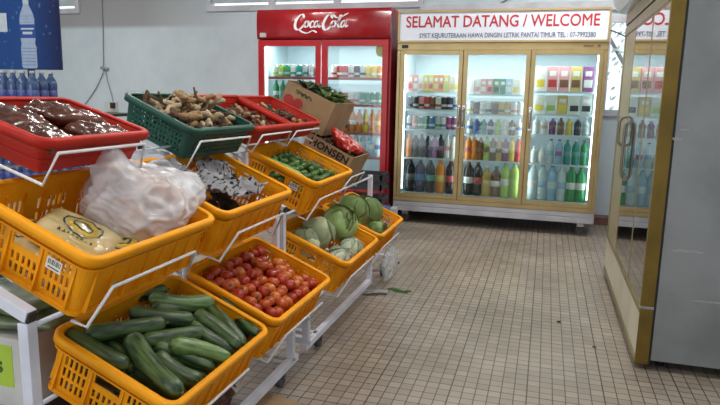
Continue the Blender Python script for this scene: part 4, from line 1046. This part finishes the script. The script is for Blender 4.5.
bm = bmesh.new(); tube(bm, [(1.25,-.0145,1.60),(1.25,-.0165,1.60)], .06, 16); 
link('round_sticker', bm2me(bm), CF, (cm((.65,.50,.05)),), label='yellow sticker on the glass')

# --- big fridge along the right wall (faces the racks)
RF = empty('display_fridge', Matrix.Translation((.455,4.47,0)) @ Matrix.Rotation(radians(-90),4,'Z'), 'tall gold-edged glass-door fridge with a scuffed grey side, along the right wall', 'fridge')
W = 1.62; Dp = .70
greyside = mat('scuffed_grey_panel', (.27,.275,.28), .5, col2=(.19,.195,.20), nscale=3, metal=.25, bump=.08, bscale=20)
t = .05
bm = bmesh.new()
box(bm, (0,.065,.035),(t,Dp,1.98)); box(bm, (W-t,.065,.05),(W-.004,Dp,1.98)); box(bm, (t,Dp-.04,.035),(W-t,Dp,1.98)); box(bm, (t,.065,1.62),(W-t,Dp-.04,1.98)); box(bm, (t,.065,.035),(W-t,Dp-.04,.28))
link('cabinet_shell', bm2me(bm), RF, (greyside,))
bm = bmesh.new(); box(bm, (t,.07,.28),(t+.003,Dp-.04,1.62)); box(bm, (W-t-.003,.07,.28),(W-t,Dp-.04,1.62)); box(bm, (t,Dp-.045,.28),(W-t,Dp-.04,1.62)); box(bm, (t,.07,1.617),(W-t,Dp-.04,1.62)); box(bm, (t,.07,.28),(W-t,Dp-.04,.283))
link('inner_lining', bm2me(bm), RF, ('white',), label='white inner lining')
bm = bmesh.new()
box(bm, (W-.012,.0,.30),(W,.055,1.98),0,.002); link('edge_trim', bm2me(bm), RF, ('gold_dark',), label='dull gold edge strip')
mbox('edge_trim', (W-.012,.0,.03),(W,.055,.285), 'gold_dark', RF, .002, 'dull gold lower edge strip')
bm = bmesh.new(); box(bm, (W-.010,.056,.03),(W-.004,.064,1.98)); link('gasket', bm2me(bm), RF, ('black',), label='black rubber gasket line')
bm = bmesh.new(); box(bm, (W-.011,.0,.286),(W+.002,.055,.299),0,.001); link('hinge', bm2me(bm), RF, ('chrome',))
bm = bmesh.new(); box(bm, (0,.002,.06),(W-.012,.06,.262),0,.003); link('kick_panel', bm2me(bm), RF, ('cream',))
for z0, z1 in ((.03,.058),(.262,.288),(1.60,1.655),(1.668,1.74)): mbox('front_rail', (0,-.002,z0),(W-.012,.06,z1), 'gold_olive', RF, .003)
bm = bmesh.new(); box(bm, (0,.006,1.655),(W-.012,.05,1.668)); link('header_groove', bm2me(bm), RF, ('black',), label='dark groove under the header')
prof = [(.003,1.74),(-.05,1.75),(-.085,1.80),(-.095,1.90),(-.08,1.98),(.003,1.98)]
bm = bmesh.new(); V = [[bm.verts.new((x,y,z)) for y, z in prof] for x in (0, W-.012)]
for i in range(len(prof)): f = bm.faces.new((V[0][i],V[1][i],V[1][(i+1)%6],V[0][(i+1)%6]))
for s_ in (0,1): bm.faces.new(V[s_])
link('header_light_box', bm2me(bm), RF, (cm((.62,.68,.72),.25),), label='pale curved header light box')
yh = [(4.47-3.93,4.47-3.305),(4.47-3.30,4.47-2.865)]
hh = [(.67,.75,1.07,.022),None]
bp_ = mbox('reflection_panel', (.052,.004,.29),(.535,.055,1.60), cm((.44,.37,.22),.4,metal=.3), RF, .003, 'far door panel with its reflection painted in beige')  # far glass door; its beige reflection is put into the panel colour
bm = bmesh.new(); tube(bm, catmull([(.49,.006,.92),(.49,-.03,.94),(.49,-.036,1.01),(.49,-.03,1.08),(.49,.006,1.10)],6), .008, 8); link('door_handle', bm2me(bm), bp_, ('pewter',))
for (a, b_), h in zip(yh, hh): glass_door(RF, a, b_, .29, 1.60, 'gold_olive', .012, th=.03, y=0, gm='glass_side', handle=h, hmat='pewter', gy=.0012)
bm = bmesh.new(); box(bm, (0,.0,.288),(.05,.055,1.60),0,.003); link('side_stile', bm2me(bm), RF, ('gold_olive',))
FR = Matrix.Translation((.455,4.47,0)) @ Matrix.Rotation(radians(-90),4,'Z')
for z in (.32,.62,.93,1.22): shelf(RF, .06, W-.06, .09, .6, z)
for (a, b_), dn in zip(yh, ('far glass door','near glass door')):
    for z, shn, itm in ((.621,'fourth',bots('small',[(CL,BL,LB),(LB,BL,CL),(CL,WH,WH),(WH,BL,LB)])), (.321,'bottom',bots('big',[(CL,BL,LB),(CL,BL,CL),(LB,BL,WH)])), (.931,'third',bots('small',[(WH,WH,YE),(YE,WH,WH),(WH,LG,YE),(YE,YE,LG)])), (1.221,'second',packs([(PK,WH),(PK,RD),(WH,PK),(BR,WH)],.07,.18))):
        row(FR,'grey-sided',dn,shn,a+.05,b_-.05,.15,z,itm)
arealight('fridge_lamp', RF, (.8,.2,1.60), Matrix(), 1.2, .15, 1.5)
# scuffs on the side: dried tape remains
def scuff(y, z, l, h, s_):
    bm = bmesh.new(); n = 26; U = []; D_ = []
    for k in range(n+1):
        t = k/n; hh_ = h*(sin(pi*t)**.5)*(.35+.9*abs(noise.noise(Vector((k*.45,s_,0)))))
        c = z+.004*noise.noise(Vector((k*.2,s_,9))); U.append(bm.verts.new((W-.0035, y-l+2*l*t, c+hh_))); D_.append(bm.verts.new((W-.0035, y-l+2*l*t, c-hh_*.8)))
    for k in range(n): bm.faces.new((U[k],U[k+1],D_[k+1],D_[k]))
    link('tape_residue', bm2me(bm), RF, (cm((.34,.335,.32),.7),), label='pale remains of old tape')
scuff(.165,.56,.065,.014,1); scuff(.30,.345,.11,.010,2); scuff(.075,1.035,.022,.015,3); scuff(.10,1.075,.02,.008,4)
for x in (.1, W-.1):
    for y in (.12,.6):
        bm = bmesh.new(); tube(bm, [(x,y,0),(x,y,.036)], .022, 10); link('foot', bm2me(bm), RF, ('black',))

# ------------------------------------------------------------------ water display behind the racks
BX, BY = -2.97, 3.02
DS = empty('bottle_display_rack', Vector((BX,BY,0)), 'blue and black display rack of bottled water behind the near rack', 'rack')
bm = bmesh.new()
for z in (.10,.58,1.055):
    box(bm, (-.62,-.20,z-.015),(.62,.20,z),0,.002)
link('shelf', bm2me(bm), DS, ('black',))
for x in (-.61,.61):
    for y in (-.19,.19):
        bm = bmesh.new(); bar(bm, (x,y,0),(x,y,1.04), .024); link('post', bm2me(bm), DS, ('black',))
bm = bmesh.new(); box(bm, (-.155,.14,1.055),(-.125,.17,1.36)); link('sign_pole', bm2me(bm), DS, ('black',))
wb = bottle_parts('water', (.05,.10,.24), (.60,.64,.70), (.02,.05,.30))
for lv, z0 in ((0,1.0555),(1,.5805)):
    for i in range(3 if lv == 0 else 2):
        for j in range(16):
            if lv == 0 and j > 9: continue
            x = -.47+j*.069-(.0 if lv == 0 else 0) 
            o = bpy.data.objects.new('water_bottle', wb[0]); COL.objects.link(o); link('bottle_cap', wb[1], o); link('bottle_label', wb[2], o)
            o.location = (BX+x, BY-.14+i*.07, z0)
            top(o, 'blue water bottle, %s shelf of the water rack, %s row back, %s from left' % (('top','middle')[lv], ORD[i], (ORD+['fifteenth','sixteenth'])[j]), 'bottle', 'bottled water behind the red basket')
# poster board
poster = bpy.data.materials.new('blue_water_poster'); poster.use_nodes = True; nt = poster.node_tree; b = nt.nodes['Principled BSDF']; N = nt.nodes.new; L_ = nt.links.new
tc = N('ShaderNodeTexCoord'); sp = N('ShaderNodeSeparateXYZ'); L_(tc.outputs['Generated'], sp.inputs[0])
rp = N('ShaderNodeValToRGB'); e = rp.color_ramp.elements; e[0].position = 0; e[0].color = (.012,.05,.20,1); e[1].position = 1; e[1].color = (.010,.014,.07,1)
e2 = rp.color_ramp.elements.new(.62); e2.color = (.016,.075,.27,1)
L_(sp.outputs['X'], rp.inputs[0])
vo = N('ShaderNodeTexVoronoi'); vo.inputs['Scale'].default_value = 22; L_(tc.outputs['Object'], vo.inputs['Vector']); r2 = N('ShaderNodeValToRGB'); r2.color_ramp.elements[0].position = .06; r2.color_ramp.elements[0].color = (.30,.45,.75,1); r2.color_ramp.elements[1].position = .22; r2.color_ramp.elements[1].color = (0,0,0,1); L_(vo.outputs['Distance'], r2.inputs[0])
mxx = N('ShaderNodeMixRGB'); mxx.blend_type = 'ADD'; mxx.inputs[0].default_value = .35; L_(rp.outputs[0], mxx.inputs[1]); L_(r2.outputs[0], mxx.inputs[2]); L_(mxx.outputs[0], b.inputs['Base Color']); b.inputs['Roughness'].default_value = .3
PB = empty('poster_board', Matrix.Translation((-3.06,3.06,1.30)) @ Matrix.Rotation(radians(2),4,'Z'), 'blue poster board picturing a water bottle, standing above the bottled water', 'poster')
bm = bmesh.new(); box(bm, (-.40,0,0),(.285,.006,.62),0,.002); link('board', bm2me(bm), PB, (poster,))
bm = bmesh.new()
bp_ = [(0,0),(.042,.0),(.048,.01),(.048,.10),(.042,.12),(.046,.14),(.046,.235),(.040,.26),(.018,.30),(.016,.325),(0,.325)]
cx = .075
vs = [(cx+x,z+.015) for x, z in bp_]+[(cx-x,z+.015) for x, z in reversed(bp_[1:-1])]
f = bm.faces.new([bm.verts.new((x,-.0015,z)) for x, z in vs])
def quad(x0, x1, z0, z1, mi, y=-.0025):
    f = bm.faces.new([bm.verts.new(c) for c in ((x0,y,z0),(x1,y,z0),(x1,y,z1),(x0,y,z1))]); f.material_index = mi
quad(cx-.046,cx+.046,.16,.225,1); quad(cx-.018,cx+.018,.322,.345,2); quad(cx-.04,cx+.04,.20,.208,2,-.003); quad(cx-.03,cx+.03,.178,.19,2,-.003); quad(-.12,-.05,.19,.28,2)
for k in range(6): quad(cx-.044,cx+.044,.03+k*.016,.033+k*.016,3,-.003)
for k in range(3): quad(cx-.042,cx+.042,.235+k*.014,.237+k*.014,3,-.003)
bm.transform(Matrix.Translation((.055,0,-.01)) @ Matrix.Diagonal((1.15,1,1.22,1)) @ Matrix.Translation((-.075,0,0)))
link('bottle_picture', bm2me(bm, recalc=False), PB, (cm((.42,.52,.68)), cm((.03,.09,.36)), cm((.62,.68,.75)), cm((.20,.28,.45))), label='printed picture of a blue-labelled water bottle')

# ------------------------------------------------------------------ things under and behind the near rack
lab_g = mat('yellow_green_print', (.42,.58,.05), .5, noise_amt=.1)
WB = empty('white_carton', Matrix.Translation((-1.45,1.36,.325)), 'white carton with a yellow-green label standing under the near end of the rack', 'box')
bm = bmesh.new(); box(bm, (-.16,-.13,0),(.15,.15,.20),0,.004); link('carton_body', bm2me(bm), WB, (mat('white_card', (.60,.58,.55), .6, noise_amt=.15, nscale=9),))
bm = bmesh.new(); box(bm, (-.06,-.1312,.06),(.115,-.129,.18),0); lb = link('printed_label', bm2me(bm), WB, (lab_g,), label='yellow-green label')
text('lettering', 'ns', .07, cm((.05,.14,.03)), lb, front(.02,-.132,.10), bold=.001)
bx = sbox  # stool-like low crate carrying the carton
o = mbox('wooden_block', (-1.64,1.20,0), (-1.28,1.52,.324), mat('dark_wood', (.07,.04,.025), .8, noise_amt=.4, nscale=9)); top(o, 'dark wooden block carrying the white carton under the rack', 'block')
for k, (x, y, z, r_) in enumerate([(-1.42,1.36,.552,.2),(-1.45,1.38,.595,-.25)]):
    o = link('greens_packet', bm2me(pillow(.34,.24,.05,20+k)), None, (mat('greens_in_film', (.17,.20,.09), .35, col2=(.03,.05,.02), nscale=9, coat=.3, bump=.3, bscale=20),), Matrix.Translation((x,y,z)) @ Matrix.Rotation(r_,4,'Z'))
    top(o, 'film-wrapped packet of greens on the white carton, '+('lower one','upper one')[k], 'packet', 'packets on the white carton')
# sundry behind middle tier: blue pack and clear bag between the racks
o = link('clear_bag', bm2me(blob(.10,.16,.075,.35,3,5,4)), None, (filmmat('clear_bag_film', (.62,.68,.78), .35, .15, .75, 12),), Matrix.Translation((-1.40,1.93,.90))); top(o, 'pale blue clear plastic bag between the red basket and the ginger basket', 'bag')
# cardboard on floor, brown bag, leaf, plastic scrap
bm = bmesh.new(); vs = [bm.verts.new((x,y,0)) for x, y in ((-1.00,2.10),(-.66,2.02),(-.70,1.62),(-1.04,1.66))]; f = bm.faces.new(vs); r_ = bmesh.ops.extrude_face_region(bm, geom=[f]); bmesh.ops.translate(bm, verts=[v for v in r_['geom'] if isinstance(v, bmesh.types.BMVert)], vec=(0,0,.008)); bm.transform(Matrix.Translation((0,0,.002)))
o = link('cardboard_sheet', bm2me(bm), None, ('cardboard',)); top(o, 'flat brown cardboard sheet lying on the floor below the cucumber crate', 'cardboard')
o = link('brown_bag', bm2me(blob(.10,.14,.055,.4,3,8,4)), None, (mat('red_brown_bag', (.16,.05,.035), .3, noise_amt=.4, nscale=8, coat=.5, bump=.5, bscale=12),), Matrix.Translation((-1.16,1.88,.06))); top(o, 'crumpled red-brown bag on the floor under the near rack', 'bag')
bm = bmesh.new(); tube(bm, catmull([(-.065,0,.006),(-.03,.008,.010),(0,.0,.011),(.04,-.006,.009),(.065,.004,.006)],4), lambda t: .003+.012*sin(pi*min(.95,max(.05,t))), 8, sy=.45)
tube(bm, [(.05,0,.008),(.075,.022,.008),(.09,.02,.006)], .004, 6); tube(bm, [(.05,0,.008),(.08,-.015,.007)], .004, 6)
o = link('green_leaf', bm2me(bm), None, (mat('fallen_leaf', (.05,.17,.02), .5, noise_amt=.3, nscale=20),), Matrix.Translation((-.815,3.57,.0)) @ Matrix.Rotation(-.15,4,'Z')); top(o, 'green leaf stalk fallen on the tiled floor beside the rack', 'leaf')
o = link('plastic_scrap', bm2me(crumple(.17,.06,.006,31,16)), None, (cm((.62,.64,.66),.3),), Matrix.Translation((-.93,3.47,.014)) @ Matrix.Rotation(.3,4,'Z')); top(o, 'small white plastic scrap on the floor beside the rack foot', 'litter')
for k, (x, y, s_) in enumerate([(.14,3.35,.012),(.30,3.05,.010),(-.95,4.2,.012)]):
    o = link('crumb', bm2me(blob(s_,s_*.7,s_*.4,.3,3,k,2)), None, (cm((.05,.04,.03)),), Matrix.Translation((x,y,s_*.38))); top(o, 'dark speck of dirt on the floor tiles, '+['left of the grey-sided fridge','close to the base of the grey-sided fridge','beyond the green leaf'][k], 'litter', 'dirt specks')
# hanging clear bag at the far end of the rack
bm = bmesh.new(); bmesh.ops.create_icosphere(bm, subdivisions=5, radius=1)
for v in bm.verts:
    d = v.co.copy(); p = Vector((d.x*.035,d.y*.16,d.z*.11)); p += d*(.010*noise.noise(p*20)-.018*abs(noise.noise(Vector((p.x*20,p.y*40,p.z*12))))); v.co = p
for f in bm.faces: f.smooth = True
o = link('hanging_bag', bm2me(bm), None, (filmmat('clear_hanging_film', (.72,.76,.80), .12, .15, .55, 10),), Matrix.Translation((-.885,3.66,.155))); top(o, 'clear crinkled plastic bag hanging below the farthest cabbage crate', 'bag')
# dark basket and boxes between rack and red fridge
e = empty('dark_crate', Vector((-1.42,5.02,0)), 'dark grey slatted crate standing in front of the red fridge', 'crate')
bm = bmesh.new(); bm2 = None
for z in (.05,.17,.29,.41,.49): box(bm, (-.17,-.14,z),(.15,-.13,z+.05)); box(bm, (-.17,.13,z),(.15,.14,z+.05)); box(bm, (.14,-.13,z),(.15,.13,z+.05)); box(bm, (-.17,-.13,z),(-.16,.13,z+.05))
for x in (-.17,.135):
    for y in (-.14,.125): box(bm, (x,y,0),(x+.015,y+.015,.54))
box(bm, (-.16,-.13,.03),(.14,.13,.04)); link('crate_body', bm2me(bm), e, (mat('dark_grey_plastic', (.035,.035,.045), .5, noise_amt=.3),))
for k, (x, y, w_, h_, c) in enumerate([(-1.30,5.14,.07,.24,(.10,.20,.42)),(-1.235,5.20,.05,.22,(.55,.58,.62)),(-1.27,5.27,.07,.20,(.35,.10,.08))]):
    o = mbox('small_box', (x-w_/2,y-.05,0),(x+w_/2,y+.05,h_), cm(c,.5)); top(o, ['blue','white','dull red'][k]+' small upright box on the floor between the dark crate and the wide fridge', 'box', 'small boxes by the fridges')
# wall cable and socket
bm = bmesh.new(); tube(bm, catmull([(-5.16,YB-.012,ZC-.01),(-5.15,YB-.012,2.0),(-5.17,YB-.012,1.47),(-5.16,YB-.015,1.43),(-5.30,YB-.013,1.20),(-5.50,YB-.012,.98)],8), .006, 6); tube(bm, catmull([(-5.15,YB-.012,1.46),(-5.12,YB-.018,1.30),(-5.06,YB-.02,1.10),(-5.05,YB-.02,1.0)],6), .005, 6); tube(bm, [(-5.20,YB-.02,1.455),(-5.10,YB-.02,1.435)], .018, 6)
o = link('wall_cable', bm2me(bm), None, (cm((.30,.32,.34)),)); top(o, 'thin grey cable running down the back wall and forking above the socket', 'cable')
bm = bmesh.new(); box(bm, (-5.16,YB-.03,.93),(-5.00,YB-.001,1.05),0,.006); o = link('wall_socket', bm2me(bm), None, (cm((.62,.62,.58)),)); top(o, 'grey wall socket behind the baskets at the end of the cable', 'socket')
bm = bmesh.new(); box(bm, (-5.06,YB-.07,.97),(-5.01,YB-.031,1.04),0,.006); link('plug', bm2me(bm), o, ('black',), label='black plug')
bm = bmesh.new(); tube(bm, catmull([(-1.2,YB-.02,1.96),(-.9,YB-.03,1.98),(-.55,YB-.02,2.08),(-.3,YB-.02,2.3),(-.25,YB-.02,ZC-.01)],8), .008, 6)
o = link('wall_cable', bm2me(bm), None, (cm((.12,.12,.13)),)); top(o, 'dark cable sagging on the wall above the welcome sign', 'cable')
bm = bmesh.new(); tube(bm, catmull([(.44,YB-.045,1.86),(.60,YB-.06,1.80),(.78,YB-.045,1.70)],8), .006, 6)
o = link('power_cord', bm2me(bm), None, ('black',)); top(o, 'thin dark cord crossing in front of the bright window', 'cable')
# tree outside
e = empty('tree', Vector((1.35,9.6,-.1)), 'sunlit leafy tree outside the window beside the welcome fridge', 'tree')
bm = bmesh.new(); tube(bm, catmull([(0,0,0),(.05,0,1.0),(-.05,0,1.9),(.1,0,2.6)],4), lambda t: .09-.05*t, 8); tube(bm, catmull([(-.02,0,1.3),(-.4,.1,1.9),(-.7,.1,2.4)],4), lambda t: .04-.02*t, 6); link('trunk', bm2me(bm), e, (mat('grey_bark', (.30,.28,.26), .9, noise_amt=.4, nscale=9),))
bm = bmesh.new(); rnd = random.Random(5)
for k in range(420):
    c = Vector((rnd.gauss(-.1,.6),rnd.gauss(0,.4),rnd.gauss(2.25,.45))); n_ = Vector((rnd.gauss(0,1),rnd.gauss(0,1),rnd.gauss(0,1))).normalized(); a_ = n_.orthogonal().normalized(); b2 = n_.cross(a_); s_ = rnd.uniform(.03,.06)
    bm.faces.new([bm.verts.new(c+a_*s_),bm.verts.new(c+b2*s_*.5),bm.verts.new(c-a_*s_),bm.verts.new(c-b2*s_*.5)])
link('foliage', bm2me(bm, recalc=False), e, (mat('sunlit_leaves', (.75,.80,.74), .7, noise_amt=.3, nscale=4),))

# ------------------------------------------------------------------ lamps
for k, (x, y) in enumerate([(-4.2,1.2),(-1.9,.6),(-.2,2.6),(-2.6,4.4),(-5.2,4.2),(.1,.2),(.3,5.0)]):  # unseen lamps added overhead as fill to brighten the room
    e = empty('added_ceiling_lamp', Vector((x,y,ZC)), 'unseen white twin-tube ceiling lamp added for brightness, '+['far left front','left of the camera','above the aisle','above the far rack end','far left back','right above the aisle front','above the wide fridge'][k], 'lamp', 'added ceiling lamps')
    bm = bmesh.new(); box(bm, (-.62,-.07,-.05),(.62,.07,-.001),0,.004); link('added_lamp_housing', bm2me(bm), e, ('white',))
    for dy in (-.035,.035):
        bm = bmesh.new(); tube(bm, [(-.58,dy,-.066),(.58,dy,-.066)], .014, 10); link('tube', bm2me(bm), e, ('fluoro',))
    arealight('added_ceiling_light', e, (0,0,-.09), Matrix(), 1.15, .12, (19,19,26,30,32,10,30)[k], (1,.97,.92))
# daylight through the shopfront behind the camera and the back window
arealight('shopfront_daylight', None, (-2.7,-3.05,1.15), Matrix.Rotation(radians(90),4,'X'), 4.5, 2.2, 45, (.86,.93,1))
w = bpy.data.worlds.new('overcast_sky'); S.world = w; w.use_nodes = True; nt = w.node_tree
bg = nt.nodes['Background']; bg.inputs[0].default_value = (.86,.93,1,1); bg.inputs[1].default_value = 1.5

# ------------------------------------------------------------------ camera
P = dict(h=1.1893, yaw=-.289, pitch=.1728, roll=.0208, f=614.8757)
P = dict(h=1.1893, yaw=-.289, pitch=.1728, roll=.0208, f=614.8757)
F = Vector((sin(P['yaw'])*cos(P['pitch']), cos(P['yaw'])*cos(P['pitch']), -sin(P['pitch'])))
r0 = Vector((cos(P['yaw']), -sin(P['yaw']), 0)); u0 = r0.cross(F)
rr = r0*cos(P['roll'])+u0*sin(P['roll']); uu = -r0*sin(P['roll'])+u0*cos(P['roll'])
cam = bpy.data.cameras.new('camera'); cam.sensor_width = 36; cam.lens = 36*P['f']/720; cam.clip_start = .02
co = bpy.data.objects.new('camera', cam); COL.objects.link(co)
co.matrix_world = Matrix.Translation((0,0,P['h'])) @ Matrix((rr, uu, -F)).transposed().to_4x4()
S.camera = co
S.view_settings.view_transform = 'Standard'; S.view_settings.look = 'None'; S.view_settings.gamma = 1; S.view_settings.use_curve_mapping = False
S.view_settings.exposure = .1
